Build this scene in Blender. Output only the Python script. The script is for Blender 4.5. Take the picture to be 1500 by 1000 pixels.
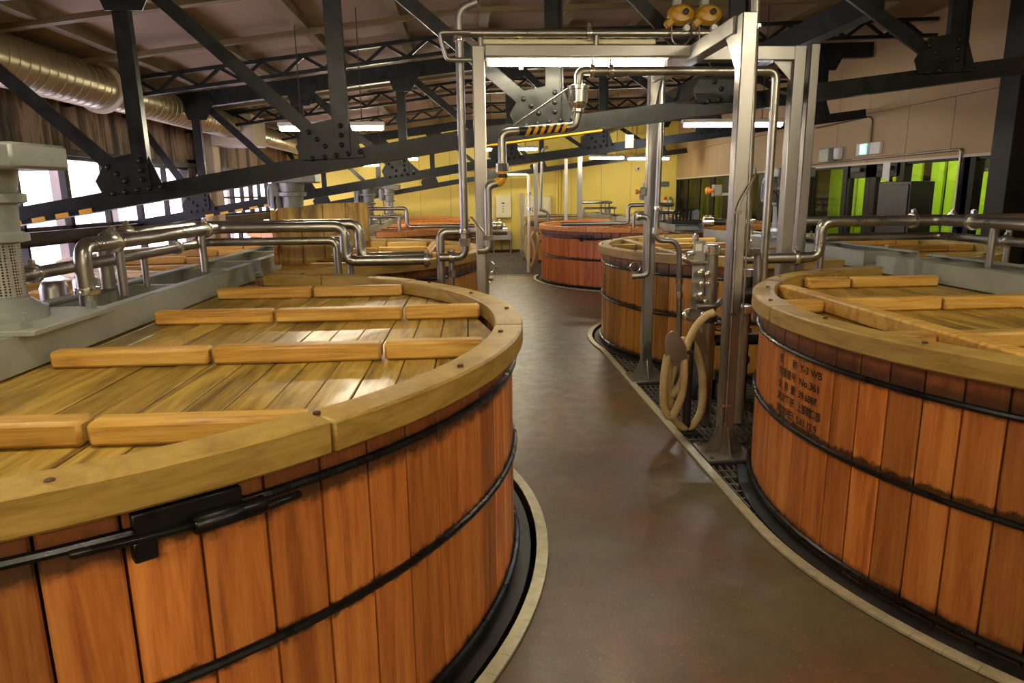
import bpy, bmesh, math, random
from mathutils import Vector, Matrix
random.seed(7)
for _o in list(bpy.data.objects): bpy.data.objects.remove(_o)
SC = bpy.context.scene
COL = SC.collection
# ------------------------------------------------------------------ camera
F_PX, PITCH, ROLL, YAW, EYE = 1000.0, math.radians(12.1), math.radians(-0.7), math.radians(3.5), 1.7
def ray(u, v):
    x = (u-750)/F_PX; y = -(v-500)/F_PX
    c, s = math.cos(ROLL), math.sin(ROLL); x, y = x*c-y*s, x*s+y*c
    X, Y, Z = x, math.cos(PITCH)+y*math.sin(PITCH), -math.sin(PITCH)+y*math.cos(PITCH)
    c, s = math.cos(YAW), math.sin(YAW)
    return Vector((X*c+Y*s, -X*s+Y*c, Z))
def atz(u, v, z): r = ray(u, v); return r*((z-EYE)/r.z)+Vector((0, 0, EYE))
def aty(u, v, y): r = ray(u, v); return r*(y/r.y)+Vector((0, 0, EYE))
def atx(u, v, x): r = ray(u, v); return r*(x/r.x)+Vector((0, 0, EYE))
cd = bpy.data.cameras.new('camera'); cd.sensor_width = 36; cd.lens = 36*F_PX/1500; cd.clip_start = .05
cam = bpy.data.objects.new('camera', cd); COL.objects.link(cam); SC.camera = cam
fw = ray(750, 500); rt = (ray(1750, 500)-fw).normalized(); up = (ray(750, -500)-fw).normalized(); fw.normalize()
cam.matrix_world = Matrix(((rt.x, up.x, -fw.x, 0), (rt.y, up.y, -fw.y, 0), (rt.z, up.z, -fw.z, EYE), (0, 0, 0, 1)))
# ------------------------------------------------------------------ world, exposure
W = bpy.data.worlds.new('world'); SC.world = W; W.use_nodes = True
W.node_tree.nodes['Background'].inputs[0].default_value = (.93, .88, 1, 1)
W.node_tree.nodes['Background'].inputs[1].default_value = 3.2
SC.view_settings.view_transform = 'Standard'; SC.view_settings.look = 'None'
SC.view_settings.gamma = 1; SC.view_settings.use_curve_mapping = False
SC.view_settings.exposure = 1.58
TUBE = 55.0          # fluorescent tube emission
# ------------------------------------------------------------------ materials
MATS = {}
def newmat(name):
    m = bpy.data.materials.new(name); m.use_nodes = True; MATS[name] = m
    nt = m.node_tree; return m, nt, nt.nodes['Principled BSDF']
def N(nt, t, **kw):
    n = nt.nodes.new(t)
    for k, v in kw.items(): setattr(n, k, v)
    return n
def ramp(nt, fac, stops):
    r = N(nt, 'ShaderNodeValToRGB'); e = r.color_ramp.elements
    while len(e) < len(stops): e.new(.5)
    for i, (p, c) in enumerate(stops): e[i].position = p; e[i].color = (*c, 1)
    nt.links.new(fac, r.inputs[0]); return r.outputs[0]
def mixc(nt, fac, a, b, mode='MIX'):
    m = N(nt, 'ShaderNodeMix', data_type='RGBA', blend_type=mode)
    for sock, val in ((m.inputs[0], fac), (m.inputs[6], a), (m.inputs[7], b)):
        if hasattr(val, 'is_output'): nt.links.new(val, sock)
        else: sock.default_value = val if not isinstance(val, tuple) else (*val, 1)
    return m.outputs[2]
def noise(nt, vec, scale, detail=4, rough=.6, dist=0):
    n = N(nt, 'ShaderNodeTexNoise'); n.inputs['Scale'].default_value = scale
    n.inputs['Detail'].default_value = detail; n.inputs['Roughness'].default_value = rough; n.inputs['Distortion'].default_value = dist
    nt.links.new(vec, n.inputs['Vector']); return n.outputs['Fac']
def bump(nt, bs, h, strength, dist=.01):
    b = N(nt, 'ShaderNodeBump'); b.inputs['Strength'].default_value = strength; b.inputs['Distance'].default_value = dist
    nt.links.new(h, b.inputs['Height']); nt.links.new(b.outputs[0], bs.inputs['Normal'])
def maprange(nt, v, a, b, c, d):
    m = N(nt, 'ShaderNodeMapRange'); nt.links.new(v, m.inputs[0])
    for i, x in enumerate((a, b, c, d)): m.inputs[i+1].default_value = x
    return m.outputs[0]
def math_(nt, op, a, b=0.0):
    m = N(nt, 'ShaderNodeMath', operation=op)
    for i, v in enumerate((a, b)):
        if hasattr(v, 'is_output'): nt.links.new(v, m.inputs[i])
        else: m.inputs[i].default_value = v
    return m.outputs[0]
def plain(name, col, rough=.5, metal=0, var=.15, scale=8, bmp=.1, spec=.5, coat=0):
    m, nt, bs = newmat(name)
    tc = N(nt, 'ShaderNodeTexCoord').outputs['Object']
    n = noise(nt, tc, scale)
    d = tuple(c*(1-var) for c in col); l = tuple(min(1, c*(1+var)) for c in col)
    nt.links.new(ramp(nt, n, [(.3, d), (.7, l)]), bs.inputs['Base Color'])
    nt.links.new(maprange(nt, n, .3, .7, max(.05, rough-.08), min(1, rough+.08)), bs.inputs['Roughness'])
    bs.inputs['Metallic'].default_value = metal; bs.inputs['Specular IOR Level'].default_value = spec
    bs.inputs['Coat Weight'].default_value = coat
    if bmp: bump(nt, bs, noise(nt, tc, scale*6), bmp, .004)
    return m
def wood(name, dark, mid, light, axis, rough=.55, stain=None, wet=False, vary=.5):
    """grain stretched along axis (0 x, 1 y, 2 z); a random shade for each piece"""
    m, nt, bs = newmat(name)
    tc = N(nt, 'ShaderNodeTexCoord').outputs['Object']
    rnd = N(nt, 'ShaderNodeObjectInfo').outputs['Random']
    off = N(nt, 'ShaderNodeCombineXYZ')
    for i in range(3): nt.links.new(math_(nt, 'MULTIPLY', rnd, 37.0+11*i), off.inputs[i])
    va = N(nt, 'ShaderNodeVectorMath', operation='ADD'); nt.links.new(tc, va.inputs[0]); nt.links.new(off.outputs[0], va.inputs[1])
    sc = [14, 14, 14]; sc[axis] = .9
    if name == 'rim_wood': sc = [3, 3, 22]
    vm = N(nt, 'ShaderNodeVectorMath', operation='MULTIPLY'); nt.links.new(va.outputs[0], vm.inputs[0]); vm.inputs[1].default_value = sc
    g = noise(nt, vm.outputs[0], 1.3, 5, .58, .9)
    fine = noise(nt, vm.outputs[0], 9, 3, .7)
    g2 = math_(nt, 'ADD', math_(nt, 'MULTIPLY', g, .72), math_(nt, 'MULTIPLY', fine, .28))
    c = ramp(nt, g2, [(.34, dark), (.48, mid), (.64, light)])
    # per-piece shade
    sh = ramp(nt, rnd, [(0, (1-.55*vary,)*3), (.35, (1-.12*vary, 1-.2*vary, 1-.28*vary)), (.7, (1, 1, 1)), (1, (1+.28*vary, 1+.22*vary, 1+.12*vary))])
    c = mixc(nt, 1.0, c, sh, 'MULTIPLY')
    if stain:                      # black iron staining next to the hoops and damp band below the curb
        sx = N(nt, 'ShaderNodeSeparateXYZ'); nt.links.new(tc, sx.inputs[0]); z = sx.outputs[2]
        wob = math_(nt, 'MULTIPLY', math_(nt, 'SUBTRACT', noise(nt, va.outputs[0], 16, 4, .7), .5), .09)
        zz = math_(nt, 'ADD', z, wob)
        tot = None
        for hz, w in stain:
            d = math_(nt, 'ABSOLUTE', math_(nt, 'SUBTRACT', zz, hz))
            f = maprange(nt, d, w*.5, w*1.25, 1, 0)
            tot = f if tot is None else math_(nt, 'MAXIMUM', tot, f)
        c = mixc(nt, math_(nt, 'MULTIPLY', tot, .86), c, (.012, .009, .006))
        band = maprange(nt, zz, .93, .98, 0, .7)
        c = mixc(nt, band, c, (.10, .028, .010))
    if wet:
        geo = N(nt, 'ShaderNodeNewGeometry').outputs['Position']
        vs = N(nt, 'ShaderNodeVectorMath', operation='MULTIPLY'); nt.links.new(geo, vs.inputs[0]); vs.inputs[1].default_value = (2.4, .8, 1)
        w1 = noise(nt, vs.outputs[0], 1.5, 5, .62, .6)
        f = maprange(nt, w1, .515, .64, 0, .75)
        c = mixc(nt, f, c, tuple(x*.28 for x in mid))
        nt.links.new(maprange(nt, noise(nt, vs.outputs[0], 2.2, 3, .5), .45, .62, rough, .30), bs.inputs['Roughness'])
    else: bs.inputs['Roughness'].default_value = rough
    nt.links.new(c, bs.inputs['Base Color'])
    bump(nt, bs, g2, .25, .004)
    return m
HOOPZ = (.93, .54)
ST = [(.94, .042), (.545, .022), (.02, .045)]
M_ = {
 'stave':  wood('stave_orange', (.33, .097, .022), (.55, .185, .040), (.69, .285, .075), 2, .45, ST, vary=.75),
 'stave_y':wood('stave_yellow', (.32, .125, .020), (.50, .22, .038), (.62, .31, .065), 2, .45, ST, vary=.6),
 'stave_r':wood('stave_red', (.30, .065, .014), (.55, .14, .03), (.66, .22, .055), 2, .5, ST, vary=.35),
 'plank':  wood('lid_plank', (.14, .075, .011), (.36, .225, .036), (.52, .35, .075), 1, .5, wet=True, vary=.45),
 'batten': wood('lid_batten', (.30, .125, .020), (.54, .30, .055), (.68, .43, .11), 0, .5, vary=.4),
 'rim':    wood('rim_wood', (.25, .14, .024), (.37, .235, .05), (.46, .31, .08), 0, .5, vary=.3),
 'batten_r': wood('batten_orange', (.45, .13, .02), (.64, .23, .045), (.74, .34, .08), 0, .5, vary=.3),
 'plank_r': wood('plank_orange', (.30, .10, .016), (.46, .19, .035), (.58, .28, .06), 1, .5, vary=.4),
 'plank_wet': wood('wet_lid_plank', (.05, .03, .010), (.14, .085, .024), (.20, .13, .04), 1, .18, vary=.4),
 'board':  wood('stained_board', (.15, .07, .012), (.44, .26, .055), (.60, .40, .10), 2, .6, wet=True, vary=.3),
 'hoop':   plain('black_hoop', (.012, .012, .013), .30, .5, .3, 12, .06),
 'steel':  plain('stainless_steel', (.33, .315, .295), .38, .9, .05, 2, 0),
 'pipe':   plain('dull_steel_pipe', (.36, .345, .31), .33, .95, .12, 5, 0),
 'pipe_w': plain('pale_lagged_pipe', (.62, .59, .53), .45, .15, .1, 6, .08),
 'chrome': plain('polished_steel', (.72, .71, .68), .16, .95, .08, 8, 0),
 'dark':   plain('dark_iron', (.05, .05, .052), .5, .7, .3, 12, .2),
 'truss':  plain('black_truss_paint', (.014, .0145, .0145), .36, .0, .35, 10, .12, spec=.2),
 'grey':   plain('grey_green_paint', (.30, .31, .26), .5, .05, .14, 5, .1),
 'motor':  plain('grey_motor_paint', (.25, .26, .24), .42, .25, .16, 10, .1),
 'cream':  plain('cream_enamel', (.72, .66, .42), .4, 0, .04, 4, 0),
 'white':  plain('white_paint', (.72, .70, .66), .5, 0, .05, 6, 0),
 'kerb':   plain('pale_metal_edging', (.50, .47, .33), .4, .35, .22, 18, .25),
 'rubber': plain('black_rubber', (.012, .012, .012), .55, 0, .2, 20, .1),
 'yellow': plain('yellow_paint', (.72, .36, .015), .45, 0, .08, 8, 0),
 'black':  plain('black_paint', (.010, .010, .010), .45, 0, .2, 8, 0),
 'hose':   plain('beige_hose', (.50, .38, .19), .5, 0, .12, 9, .1),
 'ceil':   plain('ceiling_board', (.27, .185, .12), .8, 0, .18, 1.2, .15),
 'purlin': plain('brown_purlin', (.14, .10, .04), .7, 0, .2, 3, .15),
 'rwall':  plain('tan_wall_panel', (.42, .29, .15), .65, 0, .05, 1.2, .05),
 'bwall':  plain('yellow_wall_panel', (.78, .62, .13), .6, 0, .04, 1.2, .05),
 'column': plain('cream_column', (.62, .55, .43), .6, 0, .08, 3, .1),
 'frame':  plain('dark_window_frame', (.014, .012, .012), .5, 0, .2, 8, .1, spec=.2),
 'pit':    plain('dark_pit', (.035, .035, .03), .8, 0, .3, 4, .2),
 'grate':  plain('galvanised_grating', (.26, .25, .22), .5, .6, .25, 12, .15),
 'lime':   plain('lime_panel', (.42, .70, .03), .6, 0, .08, 1.2, 0),
 'olive':  plain('olive_panel_paint', (.40, .44, .10), .6, 0, .08, 1.2, 0),
 'ochre':  plain('ochre_paint', (.42, .22, .008), .4, 0, .25, 14, .1),
 'peg':    plain('dark_wood_peg', (.07, .035, .012), .6, 0, .2, 30, 0),
 'ink':    plain('black_stencil_ink', (.012, .010, .008), .6, 0, .2, 30, 0),
 'sinkst': plain('sink_steel', (.45, .45, .42), .35, .8, .1, 6, .05),
 'red':    plain('red_plastic', (.55, .02, .015), .35, 0, .05, 8, 0),
 'green':  plain('green_plastic', (.01, .22, .10), .35, 0, .05, 8, 0),
 'amber':  plain('amber_plastic', (.8, .25, .01), .3, 0, .05, 8, 0),
 'foil':   plain('pipe_insulation', (.40, .38, .30), .55, .2, .15, 14, .3),
}
def dark_wall():      # plaster with long black run-off stains
    m, nt, bs = newmat('stained_plaster'); geo = N(nt, 'ShaderNodeNewGeometry').outputs['Position']
    vs = N(nt, 'ShaderNodeVectorMath', operation='MULTIPLY'); nt.links.new(geo, vs.inputs[0]); vs.inputs[1].default_value = (1, 2.0, .22)
    n = noise(nt, vs.outputs[0], 1.5, 6, .7, .4)
    nt.links.new(ramp(nt, n, [(.47, (.30, .21, .15)), (.53, (.11, .065, .035)), (.60, (.012, .009, .007))]), bs.inputs['Base Color'])
    bs.inputs['Roughness'].default_value = .7; return m
M_['lwall'] = dark_wall()
def floor_mat():
    m, nt, bs = newmat('worn_brown_floor'); geo = N(nt, 'ShaderNodeNewGeometry').outputs['Position']
    n1 = noise(nt, geo, .9, 5, .6, .5); n2 = noise(nt, geo, 7, 6, .7); n3 = noise(nt, geo, 60, 3, .7)
    c = ramp(nt, n1, [(.36, (.15, .055, .022)), (.5, (.105, .068, .030)), (.62, (.125, .108, .055))])
    c = mixc(nt, maprange(nt, n2, .35, .75, 0, .55), c, (.050, .036, .020))
    c = mixc(nt, maprange(nt, n3, .60, .74, 0, .5), c, (.34, .31, .20))
    nt.links.new(c, bs.inputs['Base Color'])
    nt.links.new(maprange(nt, n2, .3, .7, .30, .48), bs.inputs['Roughness'])
    bump(nt, bs, math_(nt, 'ADD', n2, math_(nt, 'MULTIPLY', n3, .8)), .22, .006); return m
M_['floor'] = floor_mat()
def duct_mat():
    m, nt, bs = newmat('duct_metal')
    bs.inputs['Base Color'].default_value = (.34, .285, .18, 1); bs.inputs['Metallic'].default_value = .45; bs.inputs['Roughness'].default_value = .3; return m
M_['duct'] = duct_mat()
def emis(name, col, s):
    m, nt, bs = newmat(name); bs.inputs['Base Color'].default_value = (*col, 1)
    bs.inputs['Emission Color'].default_value = (*col, 1); bs.inputs['Emission Strength'].default_value = s; return m
M_['tube'] = emis('lit_tube', (1, .90, .66), TUBE)
M_['tube_c'] = emis('lit_cool_tube', (.92, .95, 1), TUBE)
M_['exit'] = emis('lit_exit_sign', (.05, .9, .62), 1.6)
M_['exitw'] = emis('lit_exit_white', (.85, 1, .95), 2.2)
def glass(name, tint, gl=.1):
    m = bpy.data.materials.new(name); m.use_nodes = True; nt = m.node_tree; nt.nodes.remove(nt.nodes['Principled BSDF'])
    t = N(nt, 'ShaderNodeBsdfTransparent'); t.inputs[0].default_value = (*tint, 1); g = N(nt, 'ShaderNodeBsdfGlossy'); g.inputs['Roughness'].default_value = .03
    mx = N(nt, 'ShaderNodeMixShader'); mx.inputs[0].default_value = gl
    nt.links.new(t.outputs[0], mx.inputs[1]); nt.links.new(g.outputs[0], mx.inputs[2]); nt.links.new(mx.outputs[0], nt.nodes['Material Output'].inputs[0]); return m
M_['pane'] = glass('window_glass', (.93, .90, .95), .05)
M_['pane_g'] = glass('tinted_glass', (.72, .76, .58), .07)
def stripes():
    m, nt, bs = newmat('hazard_tape'); tc = N(nt, 'ShaderNodeTexCoord').outputs['Object']
    w = N(nt, 'ShaderNodeTexWave', bands_direction='DIAGONAL'); w.inputs['Scale'].default_value = 3.0
    nt.links.new(tc, w.inputs['Vector'])
    nt.links.new(ramp(nt, w.outputs['Fac'], [(.48, (.012, .012, .012)), (.52, (.80, .40, .01))]), bs.inputs['Base Color']); bs.inputs['Roughness'].default_value = .4; return m
M_['hazard'] = stripes()
# ------------------------------------------------------------------ mesh helpers
WLOC = {}                                       # world location of every Empty root
class MB:
    def __init__(s): s.v = []; s.f = []
    def add(s, vs, fs):
        o = len(s.v); s.v += [tuple(x) for x in vs]; s.f += [tuple(i+o for i in f) for f in fs]; return s
    def box(s, c, d, R=None):
        c = Vector(c); h = [x/2 for x in d]; vs = []
        for sx, sy, sz in ((-1,-1,-1),(1,-1,-1),(1,1,-1),(-1,1,-1),(-1,-1,1),(1,-1,1),(1,1,1),(-1,1,1)):
            p = Vector((sx*h[0], sy*h[1], sz*h[2])); vs.append(c+(R @ p if R else p))
        return s.add(vs, [(3,2,1,0),(4,5,6,7),(0,1,5,4),(1,2,6,5),(2,3,7,6),(3,0,4,7)])
    def span(s, a, b): return s.box([(a[i]+b[i])/2 for i in range(3)], [abs(b[i]-a[i]) for i in range(3)])
    def bar(s, a, b, w, h, upv=(0, 0, 1)):      # box beam from a to b
        a, b = Vector(a), Vector(b); d = (b-a); L = d.length; d.normalize(); u = Vector(upv)
        x = d.cross(u).normalized(); u = x.cross(d)
        R = Matrix((x, d, u)).transposed(); return s.box((a+b)/2, (w, L, h), R)
    def prism(s, pts, a, b, axis=2):            # polygon pushed from a to b along axis
        n = len(pts); mk = {2: lambda p, t: (p[0], p[1], t), 1: lambda p, t: (p[0], t, p[1]), 0: lambda p, t: (t, p[0], p[1])}[axis]
        vs = [mk(p, a) for p in pts]+[mk(p, b) for p in pts]
        return s.add(vs, [tuple(range(n))[::-1], tuple(range(n, 2*n))]+[(i, (i+1) % n, n+(i+1) % n, n+i) for i in range(n)])
    def cyl(s, a, b, r, seg=14, r2=None):
        a, b = Vector(a), Vector(b); return s.sweep([a, b], [r, r if r2 is None else r2], seg)
    def sweep(s, pts, rs, seg=12, closed=False):
        pts = [Vector(p) for p in pts]; n = len(pts); rings = []; t0 = None
        for i, p in enumerate(pts):
            if closed: t = (pts[(i+1) % n]-pts[i-1]).normalized()
            else: t = ((pts[i+1] if i < n-1 else p)-(pts[i-1] if i else p)).normalized()
            if t0 is None:
                x = t.cross(Vector((0, 0, 1)) if abs(t.z) < .9 else Vector((1, 0, 0))).normalized()
            else:
                x = (x-t*x.dot(t)).normalized()
            y = t.cross(x); t0 = t
            r = rs[i] if isinstance(rs, (list, tuple)) else rs
            rings.append([p+(x*math.cos(2*math.pi*k/seg)+y*math.sin(2*math.pi*k/seg))*r for k in range(seg)])
        vs = [v for rg in rings for v in rg]; fs = []
        for i in range(n if closed else n-1):
            j = (i+1) % n
            for k in range(seg): fs.append((i*seg+k, i*seg+(k+1) % seg, j*seg+(k+1) % seg, j*seg+k))
        if not closed: fs += [tuple(range(seg))[::-1], tuple((n-1)*seg+k for k in range(seg))]
        return s.add(vs, fs)
    def tube(s, pts, r, seg=12, bend=None):     # pipe with rounded elbows
        return s.sweep(fillet(pts, r*2.1 if bend is None else bend), r, seg)
    def lathe(s, prof, c, axis='z', seg=20):    # profile of (radius, height) about a point
        c = Vector(c); n = len(prof); vs = []
        ax = {'z': lambda r, h, t: (r*math.cos(t), r*math.sin(t), h), 'x': lambda r, h, t: (h, r*math.cos(t), r*math.sin(t)), 'y': lambda r, h, t: (r*math.sin(t), h, r*math.cos(t))}[axis]
        for r, h in prof:
            for k in range(seg): vs.append(c+Vector(ax(max(r, 1e-4), h, 2*math.pi*k/seg)))
        fs = [(i*seg+k, i*seg+(k+1) % seg, (i+1)*seg+(k+1) % seg, (i+1)*seg+k) for i in range(n-1) for k in range(seg)]
        fs += [tuple(range(seg))[::-1], tuple((n-1)*seg+k for k in range(seg))]
        return s.add(vs, fs)
    def arc(s, c, r0, r1, z0, z1, a0, a1, n=10):    # curved bar lying flat
        vs = []; fs = []
        for i in range(n+1):
            t = a0+(a1-a0)*i/n; co, si = math.cos(t), math.sin(t)
            for r, z in ((r0, z0), (r1, z0), (r1, z1), (r0, z1)): vs.append((c[0]+r*co, c[1]+r*si, z))
        for i in range(n):
            for k in range(4): fs.append((i*4+k, i*4+(k+1) % 4, i*4+4+(k+1) % 4, i*4+4+k))
        fs += [(3, 2, 1, 0), tuple(n*4+k for k in range(4))]
        return s.add(vs, fs)
    def build(s, name, mat, parent=None, bevel=0, smooth=True, kind=None, mesh_only=False):
        off = Vector(WLOC.get(parent.name, (0, 0, 0))) if parent else Vector()
        me = bpy.data.meshes.new(name); me.from_pydata([Vector(v)-off for v in s.v], [], s.f)
        bm = bmesh.new(); bm.from_mesh(me); bmesh.ops.recalc_face_normals(bm, faces=bm.faces[:])
        if bevel: bmesh.ops.bevel(bm, geom=[e for e in bm.edges if len(e.link_faces) == 2 and e.calc_face_angle(0) > .6], offset=bevel, segments=1, affect='EDGES', profile=.5)
        bm.to_mesh(me); bm.free()
        if smooth:
            me.polygons.foreach_set('use_smooth', [True]*len(me.polygons)); me.set_sharp_from_angle(angle=.7)
        me.materials.append(M_[mat] if isinstance(mat, str) else mat)
        if mesh_only: return me
        return link(name, me, parent, kind)
def link(name, me, parent=None, kind=None):
    o = bpy.data.objects.new(name, me); COL.objects.link(o)
    if parent: o.parent = parent; WLOC[o.name] = WLOC.get(parent.name, (0, 0, 0))
    if kind: o['kind'] = kind
    return o
def fillet(pts, b, n=6):
    pts = [Vector(p) for p in pts]; out = [pts[0]]
    for i in range(1, len(pts)-1):
        a, p, c = pts[i-1], pts[i], pts[i+1]; d1 = (a-p); d2 = (c-p); l = min(b, d1.length*.48, d2.length*.48)
        p1 = p+d1.normalized()*l; p2 = p+d2.normalized()*l
        for k in range(n+1):
            t = k/n; out.append(p1*(1-t)**2+p*2*t*(1-t)+p2*t*t)
    out.append(pts[-1]); return out
def thing(name, loc, label, cat, group=None):
    o = bpy.data.objects.new(name, None); COL.objects.link(o); o.location = loc; o.empty_display_size = .1
    WLOC[o.name] = tuple(loc); return tag(o, label, cat, group)
def tag(o, label, cat, group=None):
    o['label'] = label; o['category'] = cat
    if group: o['group'] = group
    return o
def struct(o): o['kind'] = 'structure'; return o
# ------------------------------------------------------------------ the room
XL, XR, YB, YF, PIT = -5.0, 6.3, 20.8, -2.6, -.45
RIMZ = 1.12
TANKS = {  # cx, cy, rim radius, side of the aisle (+1: aisle lies at +x)
 'L': (-2.0, 3.3, 2.25, 1), 'L2': (-2.02, 7.85, 2.2, 1), 'L3': (-1.95, 13.75, 2.25, 1), 'L4': (-2.05, 18.5, 2.1, 1),
 'R': (3.60, 3.22, 2.05, -1), 'M': (3.64, 7.76, 2.13, -1), 'F': (3.73, 13.87, 2.3, -1), 'F2': (3.6, 18.55, 2.1, -1)}
def zceil(x): return 3.84+(.13*x if x < 0 else .03*x)
def edge(y, side):
    x = .12 if side > 0 else 1.488
    if side > 0 and y < 3.3: x = -9
    if side < 0 and y < 3.22: x = 9
    if side < 0 and 7.76 < y < 13.87: x = XR-.05      # the floor widens between the second and third pair of vats
    for cx, cy, R, s in TANKS.values():
        if s != side: continue
        d = (R+.06)**2-(y-cy)**2
        if d > 0: x = max(x, cx+math.sqrt(d)) if s > 0 else min(x, cx-math.sqrt(d))
    return x
YEND = 14.7
ys = [-1.6+i*(YEND+1.6)/160 for i in range(161)]
lpts = [(edge(y, 1), y) for y in ys]; rpts = [(edge(y, -1), y) for y in ys]
i0 = next(i for i, y in enumerate(ys) if y > 1.32)
front = [(-5, ys[0]), (-5, 1.0), (-2.0, .97)] ; frontr = [(3.6, 1.06), (6.3, 1.06), (6.3, ys[0])]
larc = [(-2.0+2.31*math.cos(a), 3.3+2.31*math.sin(a)) for a in [math.radians(t) for t in range(-90, -58, 6)]]
rarc = [(3.6+2.11*math.cos(a), 3.22+2.11*math.sin(a)) for a in [math.radians(t) for t in range(-116, -90, 6)]]
poly = [(-5, ys[0]), (-5, .99)]+larc+lpts[i0:]+rpts[i0:][::-1]+rarc+[(3.6, 1.11), (6.3, 1.11), (6.3, ys[0])]
bmf = bmesh.new(); vv = [bmf.verts.new((x, y, 0)) for x, y in poly]; fc = bmf.faces.new(vv)
bmesh.ops.triangulate(bmf, faces=[fc]); r_ = bmesh.ops.extrude_face_region(bmf, geom=bmf.faces[:])
for v in [g for g in r_['geom'] if isinstance(g, bmesh.types.BMVert)]: v.co.z = -.14
bmesh.ops.recalc_face_normals(bmf, faces=bmf.faces[:])
fme = bpy.data.meshes.new('floor'); bmf.to_mesh(fme); bmf.free(); fme.materials.append(M_['floor'])
struct(link('floor', fme)); 
struct(MB().span((XL-.2, YF-.2, PIT-.1), (XR+3.3, YB+.2, PIT)).build('floor', 'pit'))
def kerb(name, pts, w):                       # flat metal edging lying on the slab edge
    m = MB()
    for a, b in zip(pts[:-1], pts[1:]):
        a3, b3 = Vector((*a, 0)), Vector((*b, 0)); d = (b3-a3).normalized(); nrm = Vector((-d.y, d.x, 0))*w
        m.add([a3+Vector((0, 0, .004)), b3+Vector((0, 0, .004)), b3+nrm+Vector((0, 0, .004)), a3+nrm+Vector((0, 0, .004)),
               a3+Vector((0, 0, .016)), b3+Vector((0, 0, .016)), b3+nrm+Vector((0, 0, .016)), a3+nrm+Vector((0, 0, .016))],
              [(3,2,1,0),(4,5,6,7),(0,1,5,4),(1,2,6,5),(2,3,7,6),(3,0,4,7)])
    return struct(m.build(name, 'kerb'))
lall = larc+lpts[i0:]; rall = rarc[::-1][:0]+rpts[i0:]
rfull = [(3.6, 1.11)]+rarc[::-1]+rpts[i0:]
kerb('trim_1', lall, -.055); kerb('trim_2', rfull, .055)
kerb('trim_3', [(lpts[-1][0], YEND), (rpts[-1][0], YEND)], -.05)
# ceiling: two slopes of board with purlins and joints
cv = [(XL-.2, zceil(XL-.2)), (0, zceil(0)), (XR+.2, zceil(XR+.2))]
ce = MB(); ce.prism(cv+[(x, z+.08) for x, z in cv[::-1]], YF-.2, YB+.2, axis=1)
ceiling = struct(ce.build('ceiling', 'ceil', smooth=False))
for x in (-4.75, -3.75, -2.75, -1.75, -.75, .25, 1.25, 2.25, 3.25, 4.25, 5.25):
    MB().span((x-.06, YF, zceil(x)-.11), (x+.06, YB, zceil(x)+.005)).build('purlin', 'purlin', ceiling)
for y in (2.5, 4.2, 6.7, 8.2, 12.3, 13.8, 16.5, 18):
    for a, b in ((XL, 0), (0, XR)):
        MB().bar((a, y, zceil(a)-.13), (b, y, zceil(b)-.13), .09, .05).build('batten', 'purlin', ceiling)
# back wall and front wall
bw = struct(MB().span((XL-.2, YB, PIT), (XR+.2, YB+.15, 4.2)).build('wall_back', 'pit'))
x = XL
while x < XR:
    b = min(x+.9, XR); MB().span((x+.004, YB-.02, PIT), (b-.004, YB+.01, 3.9)).build('panel', 'bwall', bw); x += .9
struct(MB().span((XL, YB-.035, 0), (XR, YB-.021, .09)).build('baseboard_back', 'dark'))
struct(MB().span((XL-.2, YF-.15, PIT), (XR+.2, YF, 4.2)).build('wall_front', 'rwall'))
# left wall with window bands
SILL, HEAD = 1.28, 2.26
wl = MB(); wl.span((XL-.18, YF, HEAD), (XL, YB, 3.4)); wl.span((XL-.18, YF, PIT), (XL, YB, .42))
wl.span((XL-.18, 13.0, .4), (XL, 14.1, 2.4)); wl.span((XL-.18, YF, .4), (XL, 3.35, 2.4))
wall_left = struct(wl.build('wall_left', 'lwall', smooth=False))
def window(name, y0, y1, n, z0, z1, tr=None):
    fr = MB(); t = .055
    fr.span((XL-.10, y0, z0), (XL-.02, y1, z0+t)); fr.span((XL-.10, y0, z1-t), (XL-.02, y1, z1))
    for i in range(n+1):
        y = y0+(y1-y0)*i/n; w = .045 if i % 2 == 0 else .022
        fr.span((XL-.10, y-w, z0), (XL-.02, y+w, z1))
    if tr: fr.span((XL-.09, y0, tr-.02), (XL-.03, y1, tr+.02))
    w = struct(fr.build(name, 'frame'))
    for i in range(n):
        a = y0+(y1-y0)*i/n; b = y0+(y1-y0)*(i+1)/n
        for q0, q1 in (((z0, tr), (tr, z1)) if tr else ((z0, z1),)):
            MB().span((XL-.066, a+.02, q0+.02), (XL-.060, b-.02, q1-.02)).build('pane', 'pane', w)
    return w
window('window_1', 3.35, 13.05, 10, SILL+.06, HEAD)
window('window_2', 3.35, 13.05, 10, .42, SILL-.05)
window('window_3', 14.1, 20.6, 10, SILL+.06, HEAD, 1.72)
window('window_4', 14.1, 20.6, 8, .42, SILL-.05)
struct(MB().span((XL-.12, 3.35, SILL-.06), (XL+.10, 13.25, SILL+.07)).build('trim_4', 'frame'))
struct(MB().span((XL-.12, 14.1, SILL-.06), (XL+.10, 20.6, SILL+.07)).build('trim_5', 'frame'))
struct(MB().span((XL, 3.35, HEAD-.01), (XL+.05, 20.7, HEAD+.07)).build('trim_6', 'frame'))
tag(MB().span((XL+.002, 13.45, PIT), (XL+.30, 13.8, 3.2)).build('wall_column', 'column', bevel=.01), 'square cream building column standing between the two banks of windows', 'column')
tag(MB().lathe([(.11, PIT), (.11, 2.1), (.09, 2.14)], (XL+.18, 13.15, 0)).build('drain_pipe', 'column'), 'fat cream drain pipe standing beside the cream building column', 'pipe')
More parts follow.
